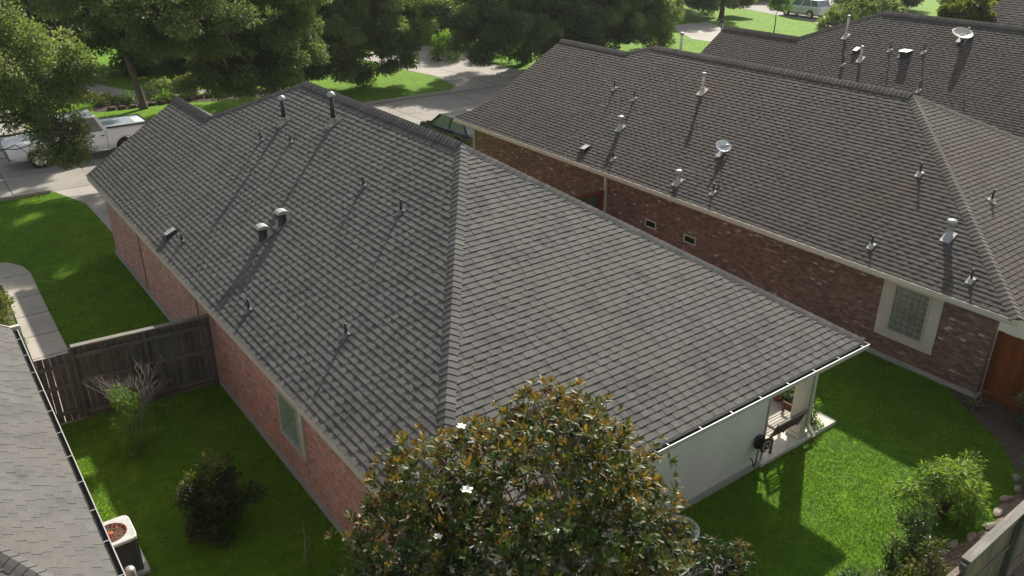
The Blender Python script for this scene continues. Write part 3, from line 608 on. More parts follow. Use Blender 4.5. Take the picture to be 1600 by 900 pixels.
for z in (.20, 1.0, 1.66):
    MB().beam((*lerp(.33, .03), z), (*lerp(.995, .03), z), .045, .095).build('rail', 'fence_rail', fn)
MB().beam((*lerp(.32, -.0), 1.90), (*lerp(1, -.0), 1.90), .15, .038).build('cap_board', 'fence_cap', fn)
MB().beam((*lerp(.33, .0), .03), (*lerp(.995, .0), .03), .03, .12).build('kick_board', 'fence_rail', fn)
for s in (.315, .66, .985): MB().beam((*lerp(s, .02), 0), (*lerp(s, .02), 1.87), .09, .09, upv=(0, 1, 0)).build('post', 'fence_grey', fn)

fb_ = thing('wooden_fence', (19.7, 5.2, 0), 'reddish brown stained privacy fence at the rear corner of the dark brick house', 'fence')
mb = MB(); picket_run(mb, (19.78, 7.38), (19.70, 2.5), .16, 1.80, gap=.003, seed=8); mb.build('board_panel', 'fence_brown', fb_)
MB().beam((19.74, 7.38, .08), (19.66, 2.5, .08), .03, .15).build('kick_board', 'fence_brown', fb_)
for y in (7.3, 4.9, 2.6): MB().box((19.82, y-.05, 0), (19.92, y+.05, 1.85)).build('post', 'fence_brown', fb_)
for z in (.4, 1.5): MB().box((19.80, 2.5, z), (19.84, 7.3, z+.09)).build('rail', 'fence_brown', fb_)

ff = thing('wooden_fence', (13, 3.6, 0), 'weathered grey fence at the lower right corner, seen from above with its cap and posts', 'fence')
mb = MB(); picket_run(mb, (8.0, 3.62), (11.45, 3.62), .03, 1.72, seed=12); picket_run(mb, (11.5, 3.62), (18.5, 3.78), .03, 1.86, seed=13); mb.build('board_panel', 'fence_light', ff)
MB().beam((11.45, 3.575, 1.90), (18.6, 3.73, 1.90), .15, .04).build('cap_board', 'fence_cap', ff)
MB().beam((8.0, 3.60, 1.745), (11.4, 3.60, 1.745), .09, .035).build('top_rail', 'fence_light', ff)
for z in (.35, 1.05, 1.62): MB().beam((8.0, 3.57, z), (18.6, 3.72, z), .045, .09).build('rail', 'fence_light', ff)
for x in (9.0, 11.42, 13.52, 15.9, 18.3): MB().box((x-.05, 3.47+(x-8)*.015, 0), (x+.05, 3.56+(x-8)*.015, 1.87)).build('post', 'fence_grey', ff)

fg = thing('wooden_fence', (17, 20.45, 0), 'orange brown side fence closing the gap between the two brick houses', 'fence')
mb = MB(); picket_run(mb, (14.52, 20.5), (19.40, 20.5), .05, 1.66, seed=14, gap=.003); mb.build('board_panel', 'fence_grey', fg)
MB().beam((14.52, 20.43, 1.68), (19.40, 20.43, 1.68), .16, .06).build('top_rail', 'fence_brown', fg)
for z in (.3, .95): MB().beam((14.52, 20.46, z), (19.40, 20.46, z), .04, .09).build('rail', 'fence_brown', fg)
for x in (14.6, 17.0, 19.30): MB().box((x-.06, 20.36, 0), (x+.06, 20.47, 1.72)).build('post', 'fence_brown', fg)

# ------------------------------------------------------------ yard equipment
def rrect(cx, cy, a, b, r, n=5):
    pts = []
    for (sx, sy, s0) in ((1, 1, 0), (-1, 1, 90), (-1, -1, 180), (1, -1, 270)):
        for i in range(n+1):
            th = R(s0 + 90*i/n); pts.append((cx+sx*(a-r)+r*math.cos(th), cy+sy*(b-r)+r*math.sin(th)))
    return pts
ac = thing('air_conditioner', (1.19, 13.38, 0), 'square air conditioner with rusty leaf-littered top grille beside the lower left gutter', 'air conditioner')
mb = MB(); mb.prism([(x, y, .08) for x, y in rrect(1.19, 13.38, .345, .345, .07)], (0, 0, .70), 0)
for i in range(26):
    z = .12 + i*.025; 
    mb.prism([(x, y, z) for x, y in rrect(1.19, 13.38, .356, .356, .075)], (0, 0, .011), 0)
mb.build('louvred_body', 'ac_dark', ac)
mb = MB()
for (sx, sy) in ((1, 1), (1, -1), (-1, 1), (-1, -1)): MB().box((1.19+sx*.30, 13.38+sy*.30, .08), (1.19+sx*.358, 13.38+sy*.358, .78)).build('corner_post', 'ac_dark', ac)
def ring_top(cx, cy, a, b, r, ri, z, h, n=48):
    """rounded-square lid with a round fan opening"""
    mb = MB(); out = []
    for i in range(n):
        th = 2*math.pi*i/n; c_, s_ = math.cos(th), math.sin(th); p_ = 7.; k_ = (abs(c_)**p_+abs(s_)**p_)**(-1/p_); out.append((cx+a*k_*c_, cy+b*k_*s_))
    inn = [(cx+ri*math.cos(2*math.pi*i/n), cy+ri*math.sin(2*math.pi*i/n)) for i in range(n)]; b0 = 0
    for (ps, zz) in ((out, z), (out, z+h*.8), ([(cx+(x-cx)*.96, cy+(y-cy)*.96) for x, y in out], z+h), (inn, z+h*.8), (inn, z-.12)): mb.v += [(x, y, zz) for x, y in ps]
    for q in range(4):
        for i in range(n): j = (i+1) % n; mb.face((q*n+i, q*n+j, (q+1)*n+j, (q+1)*n+i), 0, .5)
    return mb
ring_top(1.19, 13.38, .375, .375, .08, .275, .78, .06).build('lid', 'ac_light', ac)
mb = MB()
for r_ in (.10, .19, .265): mb.tube([(1.19+r_*math.cos(t), 13.38+r_*math.sin(t), .83) for t in np.linspace(0, 2*math.pi, 25)], .004, 5)
for i in range(16): t = math.pi*2*i/16; mb.tube([(1.19+.06*math.cos(t), 13.38+.06*math.sin(t), .832), (1.19+.275*math.cos(t), 13.38+.275*math.sin(t), .828)], .004, 5)
mb.lathe((1.19, 13.38, .80), [(0, .04), (.05, .04), (.06, .03), (.06, 0)], 12); gg = mb.build('fan_guard', 'rust', ac)
mb = MB(); rng = random.Random(4); mb.lathe((1.19, 13.38, .60), [(.0, .0), (.27, .0)], 20, 1)
for i in range(90):
    t, rr = rng.random()*6.28, .25*math.sqrt(rng.random()); x, y, z = 1.19+rr*math.cos(t), 13.38+rr*math.sin(t), .65+rng.random()*.15; a = rng.random()*6.28; l = rng.uniform(.03, .10)
    mb.beam((x, y, z), (x+l*math.cos(a), y+l*math.sin(a), z+rng.uniform(-.03, .03)), .02, .004, 0)
mb.build('fallen_leaves', ['rust', 'black'], ac)
MB().prism([(x, y, 0) for x, y in rrect(1.19, 13.38, .44, .44, .03)], (0, 0, .08)).build('pad', 'found', ac)
mt = thing('electric_meter', (1.28, 12.72, 0), 'small round grey box on the ground beside the lower left air conditioner', 'meter box')
MB().lathe((1.28, 12.74, 0), [(.0, 0), (.09, 0), (.09, .42), (.07, .46), (0, .47)], 16).build('canister', 'metal', mt); MB().box((1.24, 12.82, .1), (1.32, 12.95, .16)).build('bracket', 'metal_dark', mt)

ac2 = thing('air_conditioner', (9.38, 7.42, 0), 'round-cornered dark air conditioner half hidden behind the magnolia at the white wall', 'air conditioner')
mb = MB(); mb.prism([(x, y, .08) for x, y in rrect(9.38, 7.42, .31, .31, .15)], (0, 0, .74))
for i in range(24): mb.prism([(x, y, .12+i*.029) for x, y in rrect(9.38, 7.42, .325, .325, .16)], (0, 0, .014))
mb.build('louvred_body', 'ac_dark', ac2); mb = MB()
for (sx, sy) in ((1, 1), (1, -1), (-1, 1), (-1, -1)): mb.prism([(9.38+sx*.22+x, 7.42+sy*.22+y, .08) for x, y in ((-.06*sx, .115*sy), (.115*sx, -.06*sy), (.06*sx, -.08*sy), (-.08*sx, .06*sy))], (0, 0, .74))
mb.build('corner_panel', 'ac_light', ac2)
mb = MB(); n = 40
prof = [(.345, .0), (.35, .06), (.33, .09), (.26, .06), (.25, -.10)]
mb.lathe((9.38, 7.42, .82), prof, 40); mb.build('lid', 'ac_light', ac2)
mb = MB(); [mb.tube([(9.38+r_*math.cos(t), 7.42+r_*math.sin(t), .885) for t in np.linspace(0, 2*math.pi, 25)], .004, 5) for r_ in (.07, .12, .17, .22, .255)]; mb.lathe((9.38, 7.42, .75), [(0, 0), (.25, 0)], 24)
mb.build('fan_guard', 'black', ac2); MB().prism([(x, y, 0) for x, y in rrect(9.38, 7.42, .42, .42, .03)], (0, 0, .08)).build('pad', 'found', ac2)

hr = thing('hose_reel', (12.85, 8.38, .66), 'black hose reel mounted on the white rear wall next to the porch', 'hose reel')
mb = MB(); mb.lathe((12.86, 8.40, .72), [(.0, -.02), (.17, -.02), (.17, -.035), (.07, -.04), (.07, -.17), (.17, -.175), (.17, -.19), (.12, -.19), (.12, -.178), (.055, -.178), (.055, -.2), (0, -.2)], 28, axis='y'); mb.build('drum', 'black', hr)
mb = MB(); pts = [(12.86+(.11+.012*math.sin(i*.7))*math.cos(i*.42), 8.36-.145*i/70, .72+(.11+.012*math.sin(i*.7))*math.sin(i*.42)) for i in range(71)]; mb.tube(pts, .012, 6)
mb.tube([(12.75, 8.28, .72), (12.66, 8.25, .58), (12.60, 8.22, .36), (12.57, 8.24, .28), (12.56, 8.27, .42), (12.50, 8.30, .50)], .014, 6); mb.build('hose', 'black', hr)
MB().box((12.80, 8.40, .62), (12.92, 8.44, .82)).build('bracket', 'black', hr)
mb = MB(); mb.lathe((12.86, 8.195, .72), [(.095, 0), (.125, 0), (.125, -.008), (.095, -.008), (.095, 0)], 24, axis='y'); mb.lathe((12.86, 8.19, .72), [(0, -.01), (.035, -.01), (.035, 0)], 16, axis='y'); mb.build('hub_ring', 'metal', hr)

bn = thing('porch_bench', (13.55, 8.65, .1), 'slatted bench with dark frame standing on the sunlit back porch slab', 'bench')
mb = MB()
for i in range(7): mb.box((13.22, 8.50+i*.075, .50), (14.36, 8.555+i*.075, .525), 0, (i*37 % 10)/10)
mb.build('seat', 'slat_grey', bn)
mb = MB()
for (xa, xb) in ((13.24, 13.62), (13.68, 14.10)):
    for j in range(4): mb.beam((xa, 8.44-.022*j, .60+.08*j), (xb, 8.44-.022*j, .60+.08*j), .018, .055)
mb.build('backrest', 'bench_wood', bn)
MB().beam((13.16, 8.33, .93), (14.22, 8.33, .93), .05, .05).build('top_rail', 'fence_cap', bn)
for x in (13.20, 13.65, 14.14):
    MB().beam((x, 8.50, .48), (x, 8.33, .93), .045, .05, upv=(0, 1, 0)).build('back_post', 'bench_wood', bn)
for x in (13.24, 14.32):
    MB().beam((x, 9.0, .1), (x, 9.0, .72), .05, .05, upv=(0, 1, 0)).build('leg', 'bench_wood', bn); MB().beam((x, 8.47, .1), (x, 8.47, .5), .05, .05, upv=(0, 1, 0)).build('leg', 'bench_wood', bn)
    MB().beam((x, 9.02, .735), (x, 8.42, .75), .06, .03).build('arm_rest', 'bench_wood', bn)

for o in [bn]: o.location.x += .22

# ------------------------------------------------------------ foliage
NR = np.random.default_rng
def leaf_quads(P, D, Lh, Wd, rng, fold=.25, droop=0.):
    """one folded lozenge leaf (2 quads-as-tris pairs) per point: P base points, D directions"""
    n = len(P); D = D/np.linalg.norm(D, axis=1)[:, None]; D[:, 2] -= droop; D /= np.linalg.norm(D, axis=1)[:, None]
    r = rng.normal(size=(n, 3)); S = np.cross(D, r); S /= np.linalg.norm(S, axis=1)[:, None]+1e-9; U = np.cross(S, D); fl = np.where(U[:, 2] < 0, -1, 1)[:, None]; S = S*fl; U = U*fl
    Lh = Lh*rng.uniform(.7, 1.3, (n, 1)); Wd = Wd*rng.uniform(.75, 1.25, (n, 1))
    v = np.stack([P, P + D*Lh*.5 - S*Wd*.5 + U*Wd*fold, P + D*Lh, P + D*Lh*.5 + S*Wd*.5 + U*Wd*fold], 1).reshape(-1, 3)
    b = np.arange(n)[:, None]*4
    f = np.concatenate([np.hstack([b, b+3, b+2]), np.hstack([b, b+2, b+1])], 0)
    return v, f
def leaves(name, P, D, Lh, Wd, tint, mat, parent, seed=0, fold=.25, droop=0.):
    rng = NR(seed); v, f = leaf_quads(P, D, Lh, Wd, rng, fold, droop)
    return fast_mesh(name, v, f, np.concatenate([tint, tint]), mat, parent, WL.get(parent.name, (0,0,0)) if parent else (0,0,0))
def unit(n, rng):
    u = rng.normal(size=(n, 3)); return u/np.linalg.norm(u, axis=1)[:, None]
DK = 1.7
def crown(blobs, dens, seed, clump=.55, low=-.45, leafD=.9):
    """points and outward directions of leaves gathered in twig clumps over a set of blobs"""
    rng = NR(seed); PP = []; DD = []; TT = []; CC = []
    B = np.array(blobs)
    for (x, y, z, r) in blobs:
        nc = max(5, int(12*r*r/(clump*clump)*.34)); u = unit(nc*2, rng); u = u[u[:, 2] > low][:nc]; rad = r*rng.uniform(.42, 1.08, (len(u), 1))
        C = np.array([x, y, z]) + u*rad
        keep = np.ones(len(C), bool)
        for (a, b, c, q) in blobs:
            if (a, b, c, q) == (x, y, z, r): continue
            keep &= np.linalg.norm(C-np.array([a, b, c]), axis=1) > q*.62
        C = C[keep]; u = u[keep]; CC.append(C)
        for c, n in zip(C, u):
            s = clump*rng.uniform(.55, 1.25); k = int(DK*dens*s*s*rng.uniform(.7, 1.2)); d = unit(k, rng)*(rng.random((k, 1))**.45)
            sq = np.array([1, 1, .75]); tw = n + np.array([0, 0, .1]); p = c + d*s*sq + tw*s*.3*rng.random((k, 1)); p[:, 2] -= .25*s*np.sum((d*sq)[:, :2]**2, 1)
            PP.append(p); DD.append(d*.8 + n*.5 + rng.normal(size=(k, 3))*.45)
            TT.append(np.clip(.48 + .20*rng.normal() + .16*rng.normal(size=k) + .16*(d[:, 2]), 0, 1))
    return np.concatenate(PP), np.concatenate(DD), np.concatenate(TT), np.concatenate(CC)
def limb(mb, a, b, r0, r1, rng, n=7, wob=.08, sag=0.):
    a = np.array(a, float); b = np.array(b, float); k = 6; ln = np.linalg.norm(b-a); pts = []; rr = []
    for i in range(k+1):
        t = i/k; p = a + (b-a)*t; p = p + (rng.normal(size=3)*wob*ln*.35 if 0 < i < k else 0); p[2] += sag*math.sin(math.pi*t)*ln; pts.append(tuple(p)); rr.append(r0+(r1-r0)*t)
    mb.tube(pts, rr, n, cap=False); return pts
def tree(name, base, fork, blobs, label, cat, dens, leaf, mat, seed, trunk_r=.22, clump=.55, low=-.45, bark='bark', group=None, lean=(0, 0), extra=()):
    rng = NR(seed+99); root = thing(name, base, label, cat, group); P_, D_, T_, C_ = crown(blobs, dens*1.7, seed, clump, low); leaf = (leaf[0]*.84, leaf[1]*.84)
    mb = MB(); f = (base[0]+lean[0], base[1]+lean[1], base[2]+fork)
    mb.tube([(base[0], base[1], base[2]-.1), (base[0]+.02, base[1], base[2]+.15), (base[0]+lean[0]*.5+.05, base[1]+lean[1]*.5, base[2]+fork*.5), f], [trunk_r*1.5, trunk_r*1.1, trunk_r*.95, trunk_r*.85], 12)
    mb.build('trunk', bark, root)
    mb = MB()
    for (x, y, z, r) in blobs:
        tk_ = min(1, r/1.6); limb(mb, f, (x, y, z-.2*r), trunk_r*.5*tk_, trunk_r*.15*tk_, rng); cs = C_[np.linalg.norm(C_-np.array([x, y, z]), axis=1) < r*1.15]
        for c in cs[rng.permutation(len(cs))[:9]]: limb(mb, (x, y, z-.2*r), tuple(c), trunk_r*.13, .010, rng, 5)
    mb.build('limbs', bark, root)
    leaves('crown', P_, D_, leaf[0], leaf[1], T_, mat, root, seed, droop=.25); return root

# --- oaks
tree('oak_tree', (.2, 31.8, 0), 3.6, [(3.3, 32.0, 6.3, 1.5), (4.4, 32.3, 6.1, 1.15), (3.5, 31.8, 5.3, 1.3), (4.5, 32.0, 4.9, 1.0), (4.5, 32.0, 3.9, .85), (4.7, 32.0, 3.2, .45), (4.9, 32.2, 5.8, .8), (3.1, 32.0, 4.5, .55), (2.0, 32.0, 6.1, 1.5), (4.2, 32.0, 2.95, .42), (.2, 32, 7.0, 2.0), (-.8, 31.5, 6.9, 1.8), (.8, 33.2, 7.4, 1.8)],
     'light green oak at the left edge whose crown hides the middle of the white pickup', 'tree', 400, (.16, .075), 'lf_oak', 1, .24, .5, -.7)
tree('oak_tree', (11.46, 50.3, 0), 3.4, [(10.9, 50.0, 5.2, 1.9), (12.4, 50.0, 4.4, 1.6), (10.2, 50.0, 4.0, 1.2), (13.3, 50.0, 6.0, 2.0), (9.4, 50.0, 5.8, 1.9), (12.9, 50.2, 3.2, 1.0), (11.8, 50.5, 7.5, 2.3), (8.6, 50, 7.6, 1.8), (9.2, 45.3, 7.4, 1.8), (11.6, 45.8, 7.4, 1.9), (7.2, 45.0, 8.2, 1.6)],  # high blobs nearest the street are extra crown, added to shade it
     'dark oak with a bare leaning trunk standing in the sunny lawn beyond the pickup', 'tree', 420, (.20, .09), 'lf_oak_dark', 2, .19, .6, -.6, lean=(-.45, 0))
tree('oak_tree', (14.9, 38.9, 0), 2.6, TA := [(10.9, 37.5, 3.8, .75), (12.1, 37.5, 3.5, .85), (13.4, 37.5, 3.5, .85), (14.8, 37.5, 3.7, .8), (12.2, 37.5, 6.2, 2.0), (14.2, 37.5, 6.5, 2.1), (13.4, 37.5, 4.6, 1.2), (15.4, 37.3, 5.0, 1.3), (11.9, 37.5, 4.4, .8), (13.3, 37.5, 8.4, 2.0), (15.6, 37, 7.6, 2.0), (11.0, 36.6, 7.4, 1.8), (9.9, 40.4, 7.2, 1.9), (8.0, 41.0, 8.0, 1.8), (10.6, 38.0, 5.6, 1.0), (9.6, 35.5, 6.6, 1.2), (10.6, 33.8, 7.0, 1.2), (9.0, 36.3, 5.9, .9), (8.7, 34.4, 7.3, 1.1), (10.9, 35.2, 5.8, .9)],  # leftmost high blobs are extra crown, added to shade the front lawn and street
     'deep green oak in the front yard behind the left end of the charcoal roof', 'tree', 480, (.18, .08), 'lf_oak_dark', 3, .25, .55, -.6)
tree('oak_tree', (21.0, 51.0, 0), 2.6, [(a*1.08, b*1.08, 11.08-(11.08-c)*1.08, d*1.08) for a, b, c, d in [(19.6, 44.5, 5.3, 2.9), (22.4, 44.5, 4.5, 2.5), (24.6, 44.5, 4.0, 1.75), (25.3, 44.5, 2.7, 1.0), (20.9, 44.5, 2.9, 1.45), (23.0, 44.5, 1.9, .8), (18.6, 44.5, 3.3, 1.4), (26.0, 44.5, 4.7, 1.25), (22.8, 44.5, 6.4, 2.3), (23.4, 44.5, 3.3, 1.4), (20.5, 47, 7.5, 2.8), (17, 46, 6.4, 2.2)]] + [(20.5, 48, 1.9, 1.1), (22.4, 48, 1.5, 1.0), (25.6, 48, 1.4, .8), (19.2, 48, 2.2, 1.1)],
     'widest oak, bright green, its low boughs hanging over the sunlit lawn and the kerb', 'tree', 420, (.20, .09), 'lf_oak', 4, .30, .6, -.75)
tree('oak_tree', (38.5, 49.5, 0), 3.0, [(33.1, 46, 4.6, 2.6), (37.5, 46, 4.1, 2.9), (41.6, 46.5, 4.6, 2.6), (35.2, 46, 2.5, 1.5), (39.6, 46, 3.0, 1.5), (31.1, 46, 3.1, 1.3), (31.7, 46, 1.95, .75), (30.2, 46.5, 4.6, 1.2), (37.5, 49.5, 7.4, 2.8), (40, 48, 7.6, 3.), (37.0, 46.5, 1.7, 1.3), (41.5, 47.5, 1.8, 1.5), (34, 47, 1.8, .9)],
     'large shady oak beyond the dark brick house, left of the two growing together', 'tree', 300, (.24, .11), 'lf_oak_dark', 5, .32, .75, -.7)
tree('oak_tree', (51.5, 48.4, 0), 3.0, [(43.5, 46, 4.4, 2.6), (46.6, 46.5, 3.9, 2.0), (45.3, 46, 2.5, 1.3), (49.0, 47.5, 3.3, 1.6), (46, 48, 7, 3.), (50.2, 48, 5.6, 2.0), (51.4, 48.6, 3.2, 1.5), (44.2, 47.5, 1.6, 1.5), (48.0, 48, 1.7, 1.5), (50.6, 48.4, 1.6, 1.1)],
     'rounded oak with paler leaves next to the white vent pipe on the ridge', 'tree', 300, (.24, .11), 'lf_oak', 6, .32, .75, -.7)
tree('oak_tree', (70.2, 58, 0), 2.0, [(69.2, 58.0, 2.7, 2.1), (72.4, 58.0, 1.7, 1.3), (67.0, 58.0, 2.0, 1.5), (69.5, 59, 5, 2.6), (65.5, 58.5, 4.4, 2.0)],
     'bushy tree at the top edge between the oaks and the grey garage door', 'tree', 220, (.26, .13), 'lf_oak', 7, .25, .7, -.7)
tree('crape_myrtle', (50.8, 24.0, 0), 2.4, [(50.6, 24, 5.5, .95), (49.4, 24, 5.2, .75), (52.2, 24, 5.1, .75), (51.2, 24.2, 4.6, 1.0), (50.0, 24.0, 4.5, .8)],
     'yellow green rounded tree showing over the ridge of the farthest right roof', 'tree', 700, (.20, .13), 'lf_yellow', 8, .14, .32, -.8)
tree('young_tree', (66.4, 48.6, 0), 1.5, [(66.5, 48.6, 2.5, .7), (67.3, 48.6, 2.4, .55), (65.8, 48.6, 2.8, .5), (66.6, 48.7, 3.2, .5)],
     'slim young tree on the bright far lawn before the white sport utility car', 'tree', 380, (.20, .10), 'lf_bright', 9, .05, .35, -.8)
# --- trees filling the far side of the street, each with its own crown and trunk
far = [((32, 68, 0), 5.0, 'lf_oak_dark', 'dark far tree at the head of the pink driveway'), ((42, 62, 0), 5.2, 'lf_oak_dark', 'dark far tree filling the gap behind the two joined oaks'), ((6, 72, 0), 5.5, 'lf_oak', 'second far tree above the garden path, farther back'), ((70, 66, 0), 4.6, 'lf_oak_dark', 'dark far tree left of the grey garage door'), ((2.5, 58, 0), 5.0, 'lf_oak_dark', 'dark tree with dense foliage at the top left, behind the light green oak'), ((9.5, 63, 0), 5.6, 'lf_oak_dark', 'tall shade tree above the curved garden path'), ((17.5, 62, 0), 5.4, 'lf_oak', 'green tree behind the flower bed with pale shrubs'),
       ((25.5, 64, 0), 4.4, 'lf_oak_dark', 'dark tree at the top edge right behind the widest oak'), ((51.5, 66, 0), 5.0, 'lf_oak_dark', 'dark far tree rising behind the paler rounded oak'), ((60, 68, 0), 5.0, 'lf_oak_dark', 'far dark tree above the pale driveway and post lamp'), ((92, 54, 0), 4.8, 'lf_oak_dark', 'far tree behind the white sport utility car'), ((84, 38, 0), 4.6, 'lf_oak_dark', 'dark tree at the top edge between the big spiky bush and far roofs')]
rngf = random.Random(5)
for i, (b, r, mt_, lb) in enumerate(far):
    bl = [(b[0]+rngf.uniform(-.6, .6)*r, b[1]+rngf.uniform(-.5, .5)*r, rngf.uniform(.3, 1.15)*r, r*rngf.uniform(.38, .6)) for _ in range(9)]
    tree('shade_tree', b, r*.45, bl, lb, 'tree', 130, (.34, .17), mt_, 20+i, .28, .95, -.7)

# --- magnolia in the foreground
def magnolia():
    rng = NR(42); root = thing('magnolia_tree', (5.6, 5.6, 0), 'large magnolia with golden brown leaf tips and white flowers before the white rear wall', 'tree')
    blobs = [(4.95, 5.9, 3.6, 1.72), (4.8, 6.1, 4.6, 1.15), (5.5, 6.0, 4.2, 1.25), (4.2, 5.9, 3.9, 1.25), (5.85, 6.1, 3.3, .85), (4.1, 5.8, 2.8, 1.2), (5.35, 6.0, 5.05, .75), (5.05, 5.6, 2.3, 1.5), (5.5, 5.5, 1.9, .95),
             (8.45, 5.9, 1.72, .38), (8.9, 5.9, 1.6, .25), (6.3, 6.4, 3.8, .55), (3.6, 6.3, 4.3, .5), (3.4, 6.0, 2.9, .7), (3.75, 6.5, 5.0, .65), (3.25, 6.3, 4.5, .65), (2.95, 6.1, 3.7, .65), (3.45, 5.8, 3.5, .95), (3.1, 5.8, 2.6, .9), (4.35, 6.7, 5.0, .4), (5.9, 6.5, 4.9, .45), (3.25, 5.9, 3.7, .45), (5.4, 6.6, 5.3, .4)]
    C = []; Nn = []
    for (x, y, z, r) in blobs:
        k = int(560*r*r*1.15); u = unit(k, rng); rad = r*(1 - .45*rng.random((k, 1))**1.6)*(1+.10*rng.normal(size=(k, 1))); p = np.array([x, y, z]) + u*rad
        keep = np.ones(k, bool)
        for (a, b, c, q) in blobs:
            if (a, b, c, q) != (x, y, z, r): keep &= np.linalg.norm(p-np.array([a, b, c]), axis=1) > q*.72
        keep &= ~((p[:, 1] > 8.25) & (p[:, 2] < 2.8) & (p[:, 0] > 4.7)); keep &= rng.random(k) < .93
        keep &= ~((p[:, 1] > 7.5) & (p[:, 2] < 2.75 + .47*(p[:, 1]-7.7) + .15) & (p[:, 2] > 2.3) & (p[:, 0] > 4.4))
        C.append(p[keep]); Nn.append(u[keep])
    C = np.concatenate(C); Nn = np.concatenate(Nn); n = len(C)
    V = []; F = []; T = []; base = 0
    gold = np.clip(.10 + .50*(C[:, 2]-3.2)/1.6 + .33*rng.normal(size=n), 0, 1)
    for i in range(n):
        ax = Nn[i]*.75 + np.array([0, 0, .55]) + rng.normal(size=3)*.28; ax /= np.linalg.norm(ax)
        a = np.cross(ax, [.3, .9, .1]); a /= np.linalg.norm(a); b = np.cross(ax, a); m_ = rng.integers(8, 12); ph = rng.random()*6.28; sc = rng.uniform(.75, 1.2)
        for j in range(m_):
            th = ph + j*2.4; el = .35 + .95*(j/m_) + rng.normal()*.12      # inner leaves stand up, outer ones splay
            rd = a*math.cos(th) + b*math.sin(th); d = rd*math.cos(el) + ax*math.sin(el); s = np.cross(d, ax); s /= np.linalg.norm(s)+1e-6; u_ = np.cross(s, d)
            if u_.dot(ax) < 0: u_ = -u_
            ln = .108*sc*rng.uniform(.75, 1.2)*(1.05-.25*j/m_); wd = ln*.40; p0 = C[i] + rd*.008 + ax*.05*(j/m_)*sc; cv = rng.uniform(.05, .22)*ln; ud = rd*.0
            V += [p0, p0 + d*ln*.4 + s*wd*.5 + u_*wd*.16, p0 + d*ln*.78 + s*wd*.36 + u_*(wd*.1-cv*.5), p0 + d*ln - u_*cv, p0 + d*ln*.78 - s*wd*.36 + u_*(wd*.1-cv*.5), p0 + d*ln*.4 - s*wd*.5 + u_*wd*.16, p0 + d*ln*.45, p0 + d*ln*.8 - u_*cv*.5]
            q = base; F += [(q, q+1, q+6), (q+1, q+2, q+7), (q+1, q+7, q+6), (q+2, q+3, q+7), (q, q+6, q+5), (q+5, q+6, q+7), (q+5, q+7, q+4), (q+4, q+7, q+3)]
            base += 8; tt = min(1, max(0, gold[i]*(.45+.75*j/m_) + rng.normal()*.12)); T += [tt]*8
    fast_mesh('crown', np.array(V), np.array(F), np.array(T), 'lf_mag', root, WL[root.name])
    mb = MB(); mb.tube([(5.6, 5.6, -.1), (5.62, 5.6, .2), (5.5, 5.65, 1.2), (5.4, 5.8, 2.6), (5.2, 5.9, 3.9)], [.17, .13, .11, .085, .04], 12); mb.build('trunk', 'bark_pale', root)
    mb = MB()
    for (x, y, z, r) in blobs:
        zz = max(.8, min(3.4, z-1.0)); s_ = (5.5-.05*zz, 5.6+.08*zz, zz); limb(mb, s_, (x, y, z), .05, .022, rng, 7)
        near = C[np.linalg.norm(C-np.array([x, y, z]), axis=1) < r*1.1]
        for c in near[rng.permutation(len(near))[:20]]: limb(mb, (x+(c[0]-x)*.2, y+(c[1]-y)*.2, z-.25*r), tuple(c), .016, .006, rng, 5, .15)
    limb(mb, (7.0, 5.8, 2.2), (8.25, 5.95, 1.95), .02, .006, rng, 6); mb.build('limbs', 'bark_pale', root)
    # flowers: cup of broad petals
    for (q, sc) in (((4.12, 6.38, 5.80), .6), ((3.82, 5.84, 5.42), .75), ((3.46, 5.86, 4.97), .5), ((4.40, 5.07, 5.12), .5)):
        mb = MB(); c = Vector(q)
        for j in range(8):
            th = j*2.4; d = Vector((math.cos(th), math.sin(th), .35+.08*j)).normalized(); s = Vector((-math.sin(th), math.cos(th), 0)); u_ = s.cross(d); l = .10*sc; b = len(mb.v)
            for (a_, w2, h_) in ((0, .01, 0), (.5, .036, -.012), (1., .012, .01)):
                mb.v += [tuple(c + d*l*a_ + s*w2*sc + u_*h_*sc), tuple(c + d*l*a_ - s*w2*sc + u_*h_*sc)]
            mb.face((b, b+1, b+3, b+2)); mb.face((b+2, b+3, b+5, b+4))
        mb.build('flower', 'petal', root)
    return C
magnolia()
# --- shrubs
def shrub(name, base, blobs, label, cat, dens, leaf, mat, seed, clump=.22, low=-.6, group=None, stems=7, fold=.25, droop=.2, bark='bark', thick=.012):
    rng = NR(seed+7); root = thing(name, base, label, cat, group); P_, D_, T_, C_ = crown(blobs, dens, seed, clump, low)
    k_ = P_[:, 2] > .02; mb = MB()
    for (x, y, z, r) in blobs:
        near = C_[np.linalg.norm(C_-np.array([x, y, z]), axis=1) < r*1.2]
        for c in near[rng.permutation(len(near))[:stems]]: limb(mb, (base[0]+rng.normal()*.03, base[1]+rng.normal()*.03, base[2]), tuple(c), thick, thick*.4, rng, 5, .1)
    mb.build('stems', bark, root); leaves('foliage', P_[k_], D_[k_], leaf[0], leaf[1], T_[k_], mat, root, seed, fold, droop); return root
shrub('peach_shrub', (14.7, 5.25, 0), [(14.2, 5.2, 1.25, .30), (14.6, 5.15, 1.05, .34), (13.9, 5.35, .95, .26), (15.1, 5.15, .85, .30), (14.5, 5.0, .62, .30), (13.6, 5.3, .72, .20), (15.3, 5.3, .65, .26), (13.4, 5.45, 1.05, .12), (13.75, 5.3, 1.25, .14)], 'largest bush at the lower right, light green with drooping narrow leaves', 'bush', 1150, (.12, .028), 'lf_peach', 101, .2, droop=.6)
